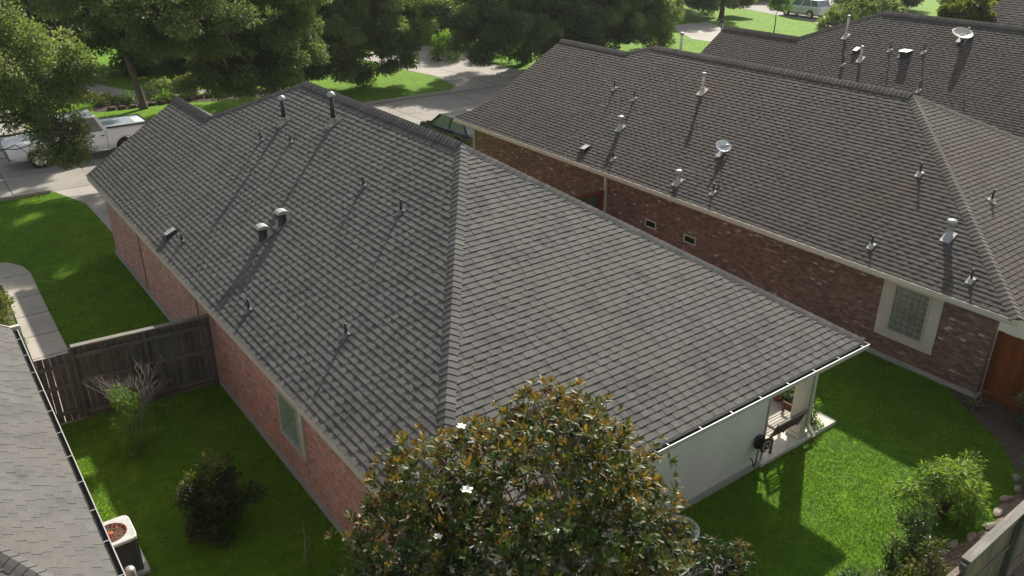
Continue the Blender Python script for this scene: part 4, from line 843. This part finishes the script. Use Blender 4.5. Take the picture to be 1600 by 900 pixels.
shrub('broadleaf_shrub', (13.3, 5.1, 0), [(13.1, 5.1, .55, .24), (13.3, 5.0, .80, .2), (13.0, 4.95, .3, .24), (13.5, 5.0, .45, .2)], 'blue green glossy bush just below the large light green bush', 'bush', 1500, (.08, .030), 'lf_blue', 102, .16)
shrub('upright_shrub', (12.3, 4.95, 0), [(12.3, 5.0, .80, .08), (12.32, 5.0, .55, .11), (12.28, 4.98, .28, .13)], 'narrow upright dark plant at the lawn edge, left of the edging stones', 'plant', 2200, (.075, .032), 'lf_oak_dark', 103, .1)
shrub('silver_shrub', (11.45, 5.1, 0), [(11.5, 5.0, .18, .28), (11.2, 5.05, .15, .2), (11.75, 4.9, .15, .18)], 'low silvery green plant at the bottom edge of the sunny lawn', 'plant', 1700, (.10, .034), 'lf_blue', 104, .16)
shrub('red_tipped_shrub', (12.6, 4.35, 0), [(12.6, 4.4, .85, .15), (12.5, 4.4, .55, .18), (12.7, 4.35, .3, .22), (12.3, 4.5, .45, .14)], 'reddish tipped leafy bush at the bottom edge between stones and fence', 'bush', 1500, (.08, .032), 'lf_red', 105, .15)
shrub('green_tuft', (15.2, 4.85, 0), [(15.1, 4.9, .12, .28), (14.7, 4.8, .15, .25), (15.5, 4.9, .1, .22)], 'bright grassy tuft at the stone edging right of the large light green bush', 'plant', 1200, (.17, .018), 'lf_bright', 106, .2, droop=-.1)
shrub('leafy_plant', (11.95, 4.55, 0), [(11.9, 4.6, .3, .2), (12.1, 4.5, .2, .17), (11.65, 4.5, .25, .18)], 'dense green plant at the bottom edge between silvery plant and reddish bush', 'plant', 1600, (.08, .034), 'lf_oak', 107, .15)
shrub('fence_shrub', (19.1, 5.35, 0), [(19.1, 5.35, .5, .32), (19.15, 5.5, .85, .24), (19.05, 5.3, .25, .3)], 'dark green bush in front of the reddish brown fence', 'bush', 1700, (.09, .04), 'lf_oak_dark', 108, .2)
shrub('fence_shrub', (17.2, 4.55, 0), [(17.2, 4.5, .45, .25), (17.05, 4.45, .25, .28), (17.3, 4.4, .7, .18)], 'pale grey green bush at the right picture edge above the weathered fence', 'bush', 2000, (.08, .03), 'lf_blue', 109, .18)
shrub('garden_bush', (3.05, 13.55, 0), [(3.05, 13.6, .55, .50), (3.2, 13.75, .95, .32), (2.85, 13.6, .9, .28), (3.4, 13.5, .45, .33), (2.68, 13.45, .4, .30), (3.05, 13.3, .35, .38)], 'dark rounded bush with yellow green tips alone on the shaded left lawn', 'bush', 2600, (.065, .034), 'lf_dark', 110, .22)
gb = [o for o in COL.objects if o.name.startswith('garden_bush')][0]
P_, D_, T_, _c = crown([(3.15, 13.75, 1.12, .30), (2.8, 13.6, 1.02, .24), (2.62, 13.45, .62, .2), (3.4, 13.45, .7, .2)], 750, 111, .14, .1)
leaves('tip_leaves', P_, D_, .065, .03, T_, 'lf_yellow', gb, 112, droop=-.2)
# spiky agave-like plant
def rosette(name, c, n, ln, wd, label, cat, mat='lf_oak', seed=0, el0=.2, el1=1.2, group=None):
    rng = NR(seed); root = thing(name, c, label, cat, group); mb = MB()
    for i in range(n):
        th = i*2.4; el = el0+(el1-el0)*i/n; d = Vector((math.cos(th)*math.cos(el), math.sin(th)*math.cos(el), math.sin(el))); s = Vector((-math.sin(th), math.cos(th), 0)); l = ln*rng.uniform(.7, 1.15); b = len(mb.v)
        for (a_, w2) in ((0, .6), (.35, 1.), (.7, .7), (1., .05)):
            p = Vector(c) + d*l*a_ - Vector((0, 0, l*.35*a_*a_*math.cos(el))) + Vector((0, 0, .02)); mb.v += [tuple(p + s*wd*w2*.5), tuple(p - s*wd*w2*.5)]
        for q in range(3): mb.face((b+2*q, b+2*q+1, b+2*q+3, b+2*q+2), 0, rng.random())
    mb.build('leaves', mat, root, fix=False); mbx = MB(); mbx.lathe((c[0], c[1], c[2]), [(.04, -.02), (.045, .05), (0, .07)], 8); mbx.build('crown_base', 'bark', root); return root
rosette('spiky_plant', (19.0, 6.75, .02), 18, .42, .05, 'small spiky plant in the bare bed by the corner of the reddish brown fence', 'plant', 'lf_oak', 3)
# half dead shrub by the left fence
def dead_shrub():
    rng = NR(77); c0 = (2.45, 17.0, 0); root = thing('half_dead_shrub', c0, 'half dead shrub with bare grey branches and green tufts in front of the grey fence', 'bush'); mb = MB()
    def grow(p, d, ln, r, k):
        q = p + d*ln; mid = (p+q)/2 + rng.normal(size=3)*ln*.08; mb.tube([tuple(p), tuple(mid), tuple(q)], [r, r*.85, r*.65], 5, cap=False)
        if k == 0: return
        for _ in range(3 if k > 1 else 2): nd = d + rng.normal(size=3)*.36 + np.array([0, 0, .14]); nd /= np.linalg.norm(nd); grow(q, nd, ln*rng.uniform(.55, .85), r*.6, k-1)
    for dx, dy, dz in ((0, .1, 1), (.2, 0, .95), (-.12, .1, 1), (.3, .15, .9)): d = np.array([dx, dy, dz]); grow(np.array([2.5, 17.02, 0.]), d/np.linalg.norm(d), .66, .018, 4)
    mb.build('branches', 'bark_pale', root)
    P_, D_, T_, _c = crown([(2.38, 17.0, 1.4, .22), (2.3, 16.95, .85, .20), (2.35, 16.95, .3, .30), (2.68, 17.0, .6, .22), (2.4, 17.0, 1.15, .16)], 1900, 5, .16, -.8); leaves('foliage', P_, D_, .075, .026, T_, 'lf_bright', root, 6, droop=.3)
dead_shrub()
tw = thing('bare_sapling', (3.95, 11.4, 0), 'thin leafless stick sapling standing in the shaded lawn near the bottom edge', 'sapling')
MB().tube([(3.95, 11.4, 0), (3.93, 11.4, .3), (3.97, 11.38, .62), (3.98, 11.42, 1.05)], [.014, .011, .009, .004], 6).build('stem', 'bark_pale', tw)
MB().tube([(3.94, 11.4, .35), (4.02, 11.38, .48), (4.13, 11.4, .55)], [.008, .006, .003], 5).tube([(3.93, 11.4, .28), (3.86, 11.42, .36)], [.007, .003], 5).build('twigs', 'bark_pale', tw)
# shrubs in the left bed
for i, (x, y, r, mt_, lb) in enumerate(((.95, 26.2, .34, 'lf_yellow', 'straw coloured plant at the left edge beside the lit end of the walk'), (.85, 24.9, .36, 'lf_yellow', 'yellow green plant in the left bed beside the shaded walk'), (.72, 23.9, .34, 'lf_blue', 'pale grey green plant in the left bed, nearest to the neighbour roof'))):
    shrub('bed_plant', (x, y, 0), [(x, y, .3, r), (x+.1, y-.3, .2, r*.7), (x-.2, y+.25, .25, r*.8)], lb, 'plant', 1500, (.09, .03), mt_, 120+i, .2)
for i, (x, y, r, mt_, lb) in enumerate(((11.2, 52.2, .55, 'lf_blue', 'pale silvery shrub in the far flower bed left of the bare trunk'), (13.3, 53.1, .8, 'lf_oak', 'dark green shrub in the far flower bed right of the bare trunk'), (14.9, 52.0, 1.1, 'lf_yellow', 'pale yellow green shrub in the far bed above the short roof ridge'),
        (9.6, 52.4, .6, 'lf_red', 'brownish low shrub at the left end of the far flower bed'), (16.9, 51.6, .8, 'lf_yellow', 'loose pale shrub at the right end of the far flower bed'), (12.9, 51.5, .4, 'lf_bright', 'small bright plant at the front of the far flower bed'))):
    shrub('flower_bed_shrub', (x, y, 0), [(x, y, r*.55, r*.8), (x+r*.5, y, r*.45, r*.6), (x-r*.5, y+.1, r*.4, r*.55)], lb, 'bush', 420, (.17, .05), mt_, 130+i, .32)
shrub('roadside_bush', (34.2, 53.5, 0), [(34.2, 53.5, .9, 1.1), (36.2, 51.5, .8, 1.0), (37.2, 49.6, .7, .9)], 'yellow green bush beside the far driveway under the shady oak', 'bush', 300, (.2, .09), 'lf_bright', 140, .4)
# large spiky palmetto-like bush
rngp = NR(9); pb = thing('palmetto_bush', (66, 41.6, 0), 'large spiky green bush behind the farthest roof, beside the white sport utility car', 'bush')
Pq = []; Dq = []; Tq = []
for (cx, cy, cz, r) in ((65.3, 41.5, 1.2, 1.6), (67.2, 41.5, 1.9, 2.1), (69.4, 41.6, 2.3, 2.1), (71.4, 41.8, 2.2, 1.9), (73.2, 42, 1.6, 1.6), (68.5, 41, .8, 1.5), (71, 41, .9, 1.5)):
    u = unit(130, rngp); u = u[u[:, 2] > -.3]
    for d in u:
        c = np.array([cx, cy, cz]) + d*r*.75; k = 12; dd = d + rngp.normal(size=(k, 3))*.45; Pq.append(np.repeat(c[None], k, 0)); Dq.append(dd); Tq.append(np.clip(.5+.25*rngp.normal(size=k), 0, 1))
leaves('fronds', np.concatenate(Pq), np.concatenate(Dq), .62, .10, np.concatenate(Tq), 'lf_oak', pb, 3, droop=.15)
mb = MB(); [mb.tube([(x, 41.6, 0), (x+.1, 41.6, 1.2)], [.16, .1], 8) for x in (65.3, 67.2, 69.4, 71.4, 73.2)]; mb.build('stems', 'bark', pb)
# --- edging stones
rs = random.Random(3)
ORD = 'first second third fourth fifth sixth seventh eighth ninth tenth eleventh twelfth thirteenth fourteenth fifteenth sixteenth seventeenth eighteenth nineteenth twentieth'.split()
def stone(name, x, y, z, a, b, c, rz, mat, label, group):
    mb = MB(); b0 = 0; n = 10
    for (k_, h) in ((.75, 0), (1., .35), (.95, .75), (.6, 1.)):
        for j in range(n):
            th = 2*math.pi*j/n; w2 = 1+.12*math.sin(3*th+x*7)+.08*math.cos(5*th+y*5); px_, py_ = a*k_*w2*math.cos(th), b*k_*w2*math.sin(th)
            mb.v.append((x + px_*math.cos(rz)-py_*math.sin(rz), y + px_*math.sin(rz)+py_*math.cos(rz), z + c*h + .01*math.sin(th*2+x)))
    for q in range(3):
        for j in range(n): mb.face((q*n+j, q*n+(j+1) % n, (q+1)*n+(j+1) % n, (q+1)*n+j), 0, rs.random())
    mb.face(range(n)[::-1]); mb.face(range(3*n, 4*n)); o = mb.build(name, mat); tag(o, label, 'stone', group); return o
pts = [Vector((*p_, 0)) for p_ in edge[4:]]; acc = []
for p_, q_ in zip(pts, pts[1:]):
    k_ = max(1, int((q_-p_).length/.34))
    for i in range(k_): acc.append((p_ + (q_-p_)*((i+.5)/k_), math.atan2(q_.y-p_.y, q_.x-p_.x)))
for n_, (c, a) in enumerate(acc): stone('edging_stone', c.x+rs.uniform(-.03, .03), c.y+rs.uniform(-.03, .03), -.01, rs.uniform(.13, .18), rs.uniform(.07, .1), rs.uniform(.07, .11), a+rs.uniform(-.2, .2), 'stone', ('rightmost' if n_ == 0 else ORD[n_] + ' from the right') + ' of the flat tan stones edging the lower right planting bed', 'stones edging the planting bed')
for i in range(15):
    x = 9.9+i*.55; y = 50.95 - .12*math.sin(i*.5) - (.9 if i > 9 else 0)*(i-9)/6; stone('garden_stone', x, y, 0, .24, .15, .2, rs.uniform(-.3, .3), 'stone_dark', ('leftmost' if i == 0 else ORD[i] + ' from the left') + ' of the dark red stones fronting the far flower bed', 'stones of the far flower bed')
mb = None
for i in range(16):
    y = 19.2+i*.24; o = MB().prism([(1.17, y, .0), (1.23, y, 0), (1.235, y+.2, 0), (1.175, y+.2, 0)], (0, 0, .09)).build('edging_brick', 'rust'); tag(o, ('nearest' if i == 0 else ORD[i] + ' nearest the fence') + ' of the orange bricks edging the left bed by the walk', 'brick', 'bricks edging the left bed')
# --- pots on the porch
def pot(x, y, z, r, h, mat, label, lf, seed, lfs=(.09, .04), rr=.22):
    root = thing('potted_plant', (x, y, z), label, 'potted plant'); MB().lathe((x, y, z), [(0, 0), (r*.7, 0), (r*.95, h*.8), (r*1.05, h*.8), (r*1.05, h), (r*.9, h), (r*.85, h*.85), (0, h*.85)], 20).build('pot', mat, root)
    P_, D_, T_, _c = crown([(x, y, z+h+rr*.6, rr), (x+.08, y+.05, z+h+rr*1.3, rr*.6)], 2000, seed, .15, -.5); leaves('foliage', P_, D_, lfs[0], lfs[1], T_, lf, root, seed)
    mb = MB(); rng = NR(seed); [limb(mb, (x, y, z+h*.8), tuple(c), .008, .004, rng, 5) for c in _c[:8]]; mb.build('stems', 'bark', root)
pot(15.40, 9.72, .1, .16, .26, 'terracotta', 'brown clay pot with dark plant on the porch slab, farther from the post', 'lf_dark', 201)
pot(15.30, 9.30, .1, .17, .24, 'terracotta', 'round clay pot with white speckled plant on the porch slab, nearer to the post', 'lf_blue', 202, rr=.17)
shrub('porch_shrub', (15.95, 9.9, 0), [(15.95, 9.9, .7, .32), (16.1, 9.6, .5, .3), (15.9, 10.2, .5, .3)], 'bright leafy bush behind the porch pots, seen under the eave', 'bush', 1500, (.11, .045), 'lf_bright', 203, .2)
shrub('climbing_plant', (15.2, 8.62, .1), [(15.2, 8.62, .3, .13), (15.3, 8.7, .5, .10), (15.15, 8.55, .15, .12)], 'small climbing plant at the foot of the downspout on the slab corner', 'plant', 1800, (.06, .03), 'lf_bright', 204, .12)

# ------------------------------------------------------------ vehicles
def arc(cx, cz, r, n=9): return [(cx + r*math.cos(math.pi*i/n), cz + r*math.sin(math.pi*i/n)) for i in range(n+1)]
def vehicle(name, loc, rz, label, cat, Lg, W, top, cab, axles, wr, paint, belt, roofz, bed=None, sill=.32, pillars=(.0, .5, 1.)):
    """top: outline (x,z) of hood/belt/tail from the front (x=0) to the back; cab: (base front, base back, top front, top back)"""
    root = thing(name, loc, label, cat, None, rz); hx = Lg/2
    tz = lambda x: float(np.interp(x, [p_[0] for p_ in tp_], [p_[1] for p_ in tp_]))
    tp_ = [(x + 1e-4*n_, z) for n_, (x, z) in enumerate(top) if z >= .6 or 0 < x < Lg]; ra = wr*1.2
    def bz(x):
        z = sill + (.14*max(0, 1-x/.25) + .14*max(0, 1-(Lg-x)/.25))
        for ax in axles:
            if abs(x-ax) < ra: z = max(z, wr + math.sqrt(ra*ra-(x-ax)**2))
        return z
    xs = sorted(set([round(v_, 4) for v_ in [p_[0] for p_ in top] + [.04, .1, .2, .35, Lg-.04, Lg-.12, Lg-.25] + [Lg*k_/12 for k_ in range(13)] + [ax + ra*t_ for ax in axles for t_ in (-1.001, -.97, -.9, -.75, -.5, -.25, 0, .25, .5, .75, .9, .97, 1.001)] if 0 <= v_ <= Lg]))
    mb = MB(); rows = 6
    for x in xs:
        wf = 1 - .13*max(0, 1-x/.45)**2 - .08*max(0, 1-(Lg-x)/.35)**2; b_, t_ = bz(x), tz(x)
        for k_, yf in ((0, .97), (.35, 1.), (.7, .995), (.93, .965), (1., .90)):
            mb.v.append((hx-x, -W/2*wf*yf, b_+(t_-b_)*k_)); mb.v.append((hx-x, W/2*wf*yf, b_+(t_-b_)*k_))
        mb.v.append((hx-x, -W*.25*wf, t_+.02)); mb.v.append((hx-x, W*.25*wf, t_+.02))
    for n_ in range(len(xs)-1):
        a_ = n_*12; c_ = a_+12
        for k_ in range(5):
            mb.face((a_+2*k_, a_+2*k_+2, c_+2*k_+2, c_+2*k_), 0, .5, True); mb.face((a_+2*k_+1, c_+2*k_+1, c_+2*k_+3, a_+2*k_+3), 0, .5, True)
        mb.face((a_+10, a_+11, c_+11, c_+10), 0, .5, True); mb.face((a_, c_, c_+1, a_+1))
    for a_ in (0, (len(xs)-1)*12): mb.face([a_+q_ for q_ in (0, 1, 3, 5, 7, 9, 11, 10, 8, 6, 4, 2)])
    body = mb.build('body', paint, root, True)
    bw = W*.5*.915; tw = W*.5*.80; f0, b0, f1, b1 = [hx-c for c in cab]
    mb = MB(); b = len(mb.v); mb.v += [(f0, -bw, belt-.04), (b0, -bw, belt-.04), (b0, bw, belt-.04), (f0, bw, belt-.04), (f1, -tw, roofz-.05), (b1, -tw, roofz-.05), (b1, tw, roofz-.05), (f1, tw, roofz-.05)]
    for q in ((0, 1, 5, 4), (1, 2, 6, 5), (2, 3, 7, 6), (3, 0, 4, 7), (4, 5, 6, 7)): mb.face(q)
    mb.build('windows', 'glass_sky', root, True)
    mb = MB(); mb.prism([(f1+.02, -tw-.01, roofz-.06), (b1-.02, -tw-.01, roofz-.06), (b1-.02, tw+.01, roofz-.06), (f1+.02, tw+.01, roofz-.06)], (0, 0, .07)); mb.build('roof', paint, root, True, bevel=.03)
    mb = MB()
    for s in (-1, 1):
        for t in pillars: MB().beam((f0+(b0-f0)*t, s*(bw+.004), belt-.03), (f1+(b1-f1)*t, s*(tw+.004), roofz-.03), .10 if 0 < t < 1 else .13, .035, upv=(0, s, .3)).build('pillar', paint, root, True)
    for ax in axles:
        for s in (-1, 1):
            mb = MB(); mb.lathe((hx-ax, s*(W/2-.11), wr), [(wr*.62, s*.10), (wr*.9, s*.11), (wr, s*.07), (wr, -s*.09), (wr*.9, -s*.12), (0, -s*.12)], 24, axis='y'); wl = mb.build('wheel', 'rubber', root, True)
            mb = MB(); mb.lathe((hx-ax, s*(W/2-.11), wr), [(0, s*.085), (wr*.18, s*.10), (wr*.2, s*.07), (wr*.55, s*.06), (wr*.63, s*.105), (wr*.66, s*.105)], 24, axis='y')
            for j in range(8):
                t = 2*math.pi*j/8; mb.beam((hx-ax+wr*.15*math.cos(t), s*(W/2-.03), wr+wr*.15*math.sin(t)), (hx-ax+wr*.58*math.cos(t), s*(W/2-.025), wr+wr*.58*math.sin(t)), .05, .03, upv=(0, 1, 0))
            mb.build('rim', 'chrome', wl, True)
    for s in (-1, 1):
        MB().box((hx-.015, s*(W/2-.45), .62), (hx+.012, s*(W/2-.20), .80)).build('headlight', 'metal', root, True)
        MB().box((-hx-.012, s*(W/2-.26), .82), (-hx+.015, s*(W/2-.14), 1.05)).build('tail_light', 'terracotta', root, True)
        MB().box((f0-.18, s*(W/2+.02), belt+.02), (f0-.04, s*(W/2+.20), belt+.17)).build('mirror', paint, root, True, bevel=.03)
        mb = MB(); mb.box((b0+.1, s*(W/2+.0), belt-.2), (b0+.25, s*(W/2+.025), belt-.16)); mb.box(((f0+b0)/2+.1, s*W/2, belt-.2), ((f0+b0)/2+.25, s*(W/2+.025), belt-.16)); mb.build('door_handle', 'black', root, True)
    MB().box((hx-.03, -W/2+.35, .45), (hx+.014, W/2-.35, .70)).build('grille', 'black', root, True)
    return root, hx
tk, hx = vehicle('pickup_truck', (6.5, 42.05, .01), math.pi, 'white crew cab pickup with a silver blue bed cover parked on the street', 'pickup truck', 6.0, 2.0,
    [(0, .5), (.0, .98), (.12, 1.12), (1.35, 1.20), (1.5, 1.24), (4.0, 1.26), (4.05, 1.34), (5.95, 1.36), (6.0, 1.30), (6.0, .62)], (1.35, 4.05, 2.05, 3.75), (1.15, 4.85), .40, 'paint_white', 1.24, 1.93, sill=.42, pillars=(0, .42, 1.))
MB().box((hx-4.12, -.86, 1.352), (hx-5.9, .86, 1.375)).build('bed_cover', 'tonneau', tk, True)
mb = MB()
for s in (-1, 1): mb.box((hx-4.1, s*.865, 1.345), (hx-5.97, s*.985, 1.40))
mb.box((hx-5.9, -.98, 1.345), (hx-5.99, .98, 1.40)); mb.build('bed_rail', 'black', tk, True)
mb = MB()
for s in (-1, 1): MB().tube([(hx-1.75, s*.99, .40), (hx-4.2, s*.99, .40)], .045, 8).build('running_board', 'chrome', tk, True)
mb = MB()
for s in (-1, 1): mb.box((hx-4.03, s*.996, .45), (hx-4.045, s*1.004, 1.25)); mb.box((hx-2.75, s*.996, .45), (hx-2.765, s*1.004, 1.22)); mb.box((hx-5.2, s*.99, 1.25), (hx-5.0, s*1.004, 1.1)) if False else None
mb.build('door_gap', 'black', tk, True)
vehicle('parked_car', (21.85, 33.5, .012), math.pi/2, 'dark car seen between the two brick houses, parked nose to the street', 'car', 4.7, 1.86,
    [(0, .45), (.03, .70), (.25, .80), (1.2, .95), (1.35, .98), (4.2, 1.05), (4.6, 1.0), (4.7, .9), (4.7, .55)], (1.15, 4.45, 1.95, 3.95), (.9, 3.7), .34, 'paint_black', .97, 1.55, sill=.25)
vehicle('parked_suv', (77.95, 53.7, .012), math.pi/2 - .05, 'white sport utility car parked on the far dark driveway at the top', 'suv', 5.0, 1.95,
    [(0, .5), (.03, .92), (.2, 1.02), (1.25, 1.12), (1.4, 1.14), (4.7, 1.2), (4.95, 1.15), (5.0, 1.0), (5.0, .5)], (1.25, 4.9, 2.0, 4.6), (1.0, 3.95), .38, 'paint_silver', 1.14, 1.80, sill=.3, pillars=(0, .38, .72, 1.))

# ------------------------------------------------------------ lamp post
lp = thing('lamp_post', (53.8, 44.3, 0), 'black post lamp with white glass lantern showing above the far roof corner', 'street lamp')
MB().lathe((53.8, 44.3, 0), [(.14, 0), (.12, .25), (.055, .32), (.045, 1.8), (.08, 1.84), (.08, 1.9), (0, 1.9)], 14).build('pole', 'black', lp)
mb = MB(); mb.lathe((53.8, 44.3, 1.9), [(.11, .0), (.20, .36), (.0, .36)], 6); ln = mb.build('lantern', 'white', lp)
mb = MB(); mb.lathe((53.8, 44.3, 2.26), [(.26, 0), (.24, .04), (.14, .20), (.05, .26), (.03, .34), (0, .35)], 6)
for i in range(6): t = i*math.pi/3; mb.tube([(53.8+.11*math.cos(t), 44.3+.11*math.sin(t), 1.9), (53.8+.205*math.cos(t), 44.3+.205*math.sin(t), 2.27)], .016, 5)
mb.build('lantern_cap', 'black', ln)

# ------------------------------------------------------------ far houses
def far_house(loc, w_, d_, h_, rz, label, wallm, roofm_, pitch=.55, garage=False):
    root = thing('far_house', loc, label, 'house', None, rz); MB().box((-w_/2, -d_/2, 0), (w_/2, d_/2, h_)).build('wall', wallm, root, True)
    e = .4; zr = h_ + pitch*(d_/2+e); a = w_/2+e; b = d_/2+e; hp = (d_/2+e)
    mb = MB(); V = [(-a, -b, h_), (a, -b, h_), (a, b, h_), (-a, b, h_), (-a+hp, 0, zr), (a-hp, 0, zr)]
    mb.v += V; [mb.face(q) for q in ((0, 1, 5, 4), (1, 2, 5), (2, 3, 4, 5), (3, 0, 4), (0, 3, 2, 1))]; rf = mb.build('roof', roofm_, root, True)
    mb = MB(); mb.tube([V[4], V[5]], .12, 6); [mb.tube([V[i], V[j]], .10, 6) for i, j in ((0, 4), (3, 4), (1, 5), (2, 5))]; mb.build('ridge_cap', 'cap_brown', rf, True)
    for x in (-w_*.28, w_*.05, w_*.32):
        if garage and x > w_*.2: continue
        wn = MB().box((x-.6, -d_/2-.03, .9), (x+.6, -d_/2-.001, 2.2)).build('window', 'trim', root, True); MB().box((x-.5, -d_/2-.05, 1.0), (x+.5, -d_/2-.031, 2.1)).build('pane', 'glass_dark', wn, True)
    if garage: MB().box((w_*.12, -d_/2-.05, 0), (w_*.45, -d_/2-.001, 2.3)).build('garage_door', 'siding', root, True)
    return root
far_house((48, 74, 0), 14, 11, 2.8, .1, 'brown brick house hidden behind the oaks at the top middle', 'brick_dark', 'sh_brown')
far_house((20, 88, 0), 15, 11, 2.8, 0, 'far house with a grey roof at the top left between tree crowns', 'brick_pink', 'sh_left')
gh = far_house((88.5, 68.5, 0), 13, 9, 2.9, -.75, 'far brick house with a pale grey garage door at the top edge', 'brick_dark', 'sh_brown', garage=True)
# two shingled roofs beyond the third house
def roof_house(x0, x1, y0, y1, ze, s, label, seed, gable=False):
    root = thing('brick_house', ((x0+x1)/2, (y0+y1)/2, 0), label, 'house'); xm = (x0+x1)/2; zr = ze + s*(xm-x0); hp = 0 if gable else (xm-x0)*.8
    rf = shingles('roof', [(x0, y0, ze), (xm, y0+hp, zr), (xm, y1-hp*.3, zr), (x0, y1, ze)], root, 'sh_brown', seed, .2, (.2, .5)); shingles('roof_slope', [(x1, y0, ze), (xm, y0+hp, zr), (xm, y1-hp*.3, zr), (x1, y1, ze)], rf, 'sh_brown', seed+1, .2, (.2, .5))
    if hp: MB().poly([(x0, y0, ze), (x1, y0, ze), (xm, y0+hp, zr)]).build('hip_end', 'sh_brown', rf)
    MB().poly([(x0, y1, ze), (xm, y1-hp*.3, zr), (x1, y1, ze)]).build('far_end', 'sh_brown', rf)
    mb = MB(); caps((xm, y1-hp*.3, zr), (xm, y0+hp, zr), (-1, 0, -s), (1, 0, -s), mb, wd=.2, exp=.2); mb.build('ridge_cap', 'cap_brown', rf, fix=False)
    MB().box((x0+.4, y0+.4, 0), (x1-.4, y1-.4, ze-.02)).build('wall', 'brick_dark', root); MB().box((x0, y0, ze-.16), (x1, y1, ze-.03)).build('soffit', 'trim', root); return root
roof_house(48.0, 59.0, 6.0, 24.5, 2.75, .66, 'brown shingled house filling the upper right corner behind the yellow green tree', 301)
roof_house(49.2, 54.8, 24.7, 30.0, 2.75, .62, 'small low roof with a pale ridge left of the yellow green tree', 311, True)

# ------------------------------------------------------------ turf
def turf(name, rects, inside, dens, hgt, wd, seed, label):
    rng = NR(seed); P_ = []
    for (x0, x1, y0, y1) in rects:
        k_ = int((x1-x0)*(y1-y0)*dens); P_.append(np.stack([rng.uniform(x0, x1, k_), rng.uniform(y0, y1, k_)], 1))
    P_ = np.concatenate(P_); P_ = P_[inside(P_[:, 0], P_[:, 1])]; n = len(P_)
    cl = np.sin(P_[:, 0]*3.1+np.sin(P_[:, 1]*2.3)*1.5)*np.cos(P_[:, 1]*2.7+P_[:, 0]*1.3)
    th = rng.random(n)*6.28; h = hgt*.72*rng.uniform(.4, 1.5, n)*(1+.25*cl); lean = hgt*rng.uniform(.3, 1.5, n); w2 = wd*rng.uniform(.6, 1.3, n)/2
    c = np.stack([P_[:, 0], P_[:, 1], np.zeros(n)], 1); s = np.stack([-np.sin(th), np.cos(th), np.zeros(n)], 1); d = np.stack([np.cos(th), np.sin(th), np.zeros(n)], 1)
    mid = c + d*(lean*.35)[:, None] + np.array([0, 0, 1.])*(h*.6)[:, None]; tip = c + d*lean[:, None] + np.array([0, 0, 1.])*h[:, None]
    V = np.stack([c - s*w2[:, None], c + s*w2[:, None], mid + s*w2[:, None]*.8, mid - s*w2[:, None]*.8, tip], 1).reshape(-1, 3); b = np.arange(n)[:, None]*5
    F = np.concatenate([np.hstack([b, b+1, b+2]), np.hstack([b, b+2, b+3]), np.hstack([b+3, b+2, b+4])]); t = np.clip(.5+.22*rng.normal(size=n)+.12*cl, 0, 1)
    o = fast_mesh(name, V, F, np.concatenate([t, t, t]), 'grass'); tag(o, label, 'grass', None, 'stuff')
def poly_in(poly):
    def f(x, y):
        r = np.zeros(len(x), bool); n = len(poly)
        for i in range(n):
            x0, y0 = poly[i]; x1, y1 = poly[(i+1) % n]
            if y0 == y1: continue
            k_ = ((y0 > y) != (y1 > y)) & (x < (x1-x0)*(y-y0)/(y1-y0)+x0); r ^= k_
        return r
    return f
E_in = poly_in(edge + [(11, 3.4), (22, 3.4), (22, 7.7)]); W_in = poly_in(walk); D_in = poly_in([(4.4, 37.26), (4.75, 36.2), (5.15, 34.9), (5.25, 29.3), (10.2, 29.3), (10.2, 34.5), (9.2, 37.1)])
turf('grass', [(.42, 4.8, 9.5, 18.9)], lambda x, y: ~(((x-1.19)**2 < .19) & ((y-13.38)**2 < .19)), 1500, .045, .012, 1, 'short shaded lawn grass in the left yard beside the pink brick wall')
turf('grass', [(13.1, 19.44, 8.3, 20.0)], lambda x, y: ~((x < 15.78) & (y < 11.95)) & (x > 14.56), 1300, .05, .012, 2, 'shaded grass strip in the gap between the two brick houses')
turf('grass', [(4.9, 19.6, 3.7, 8.36)], lambda x, y: ~E_in(x, y) & (x > 8.3), 1800, .045, .013, 3, 'sunlit and shaded back lawn at the lower right')
Bi = poly_in(bed); Ti = poly_in([(1.75, 31.6), (1.4, 32.6), (.5, 32.8), (-.2, 32), (-.1, 30.9), (.8, 30.65), (1.5, 30.9)])
turf('grass', [(-1., 5.3, 18.75, 37.1)], lambda x, y: ~W_in(x, y) & ~D_in(x, y) & ~Bi(x, y) & ~Ti(x, y) & ((x < 4.82) | (y > 29)), 900, .045, .015, 4, 'front lawn at the left between the walk, the street and the pink brick wall')

# ------------------------------------------------------------ haze in the air
hz = MB().box((-200, -60, -1), (260, 260, 24)).build('haze', [], fix=True); hz.data.materials.clear()
hm = bpy.data.materials.new('haze'); hm.use_nodes = True; hm.node_tree.nodes.clear()
ho = hm.node_tree.nodes.new('ShaderNodeOutputMaterial'); hv = hm.node_tree.nodes.new('ShaderNodeVolumePrincipled'); hv.inputs['Density'].default_value = .0002; hv.inputs['Color'].default_value = (.92, .95, 1, 1); hv.inputs['Anisotropy'].default_value = .3
hm.node_tree.links.new(hv.outputs[0], ho.inputs['Volume']); hz.data.materials.append(hm); hz['kind'] = 'stuff'; hz.display_type = 'WIRE'
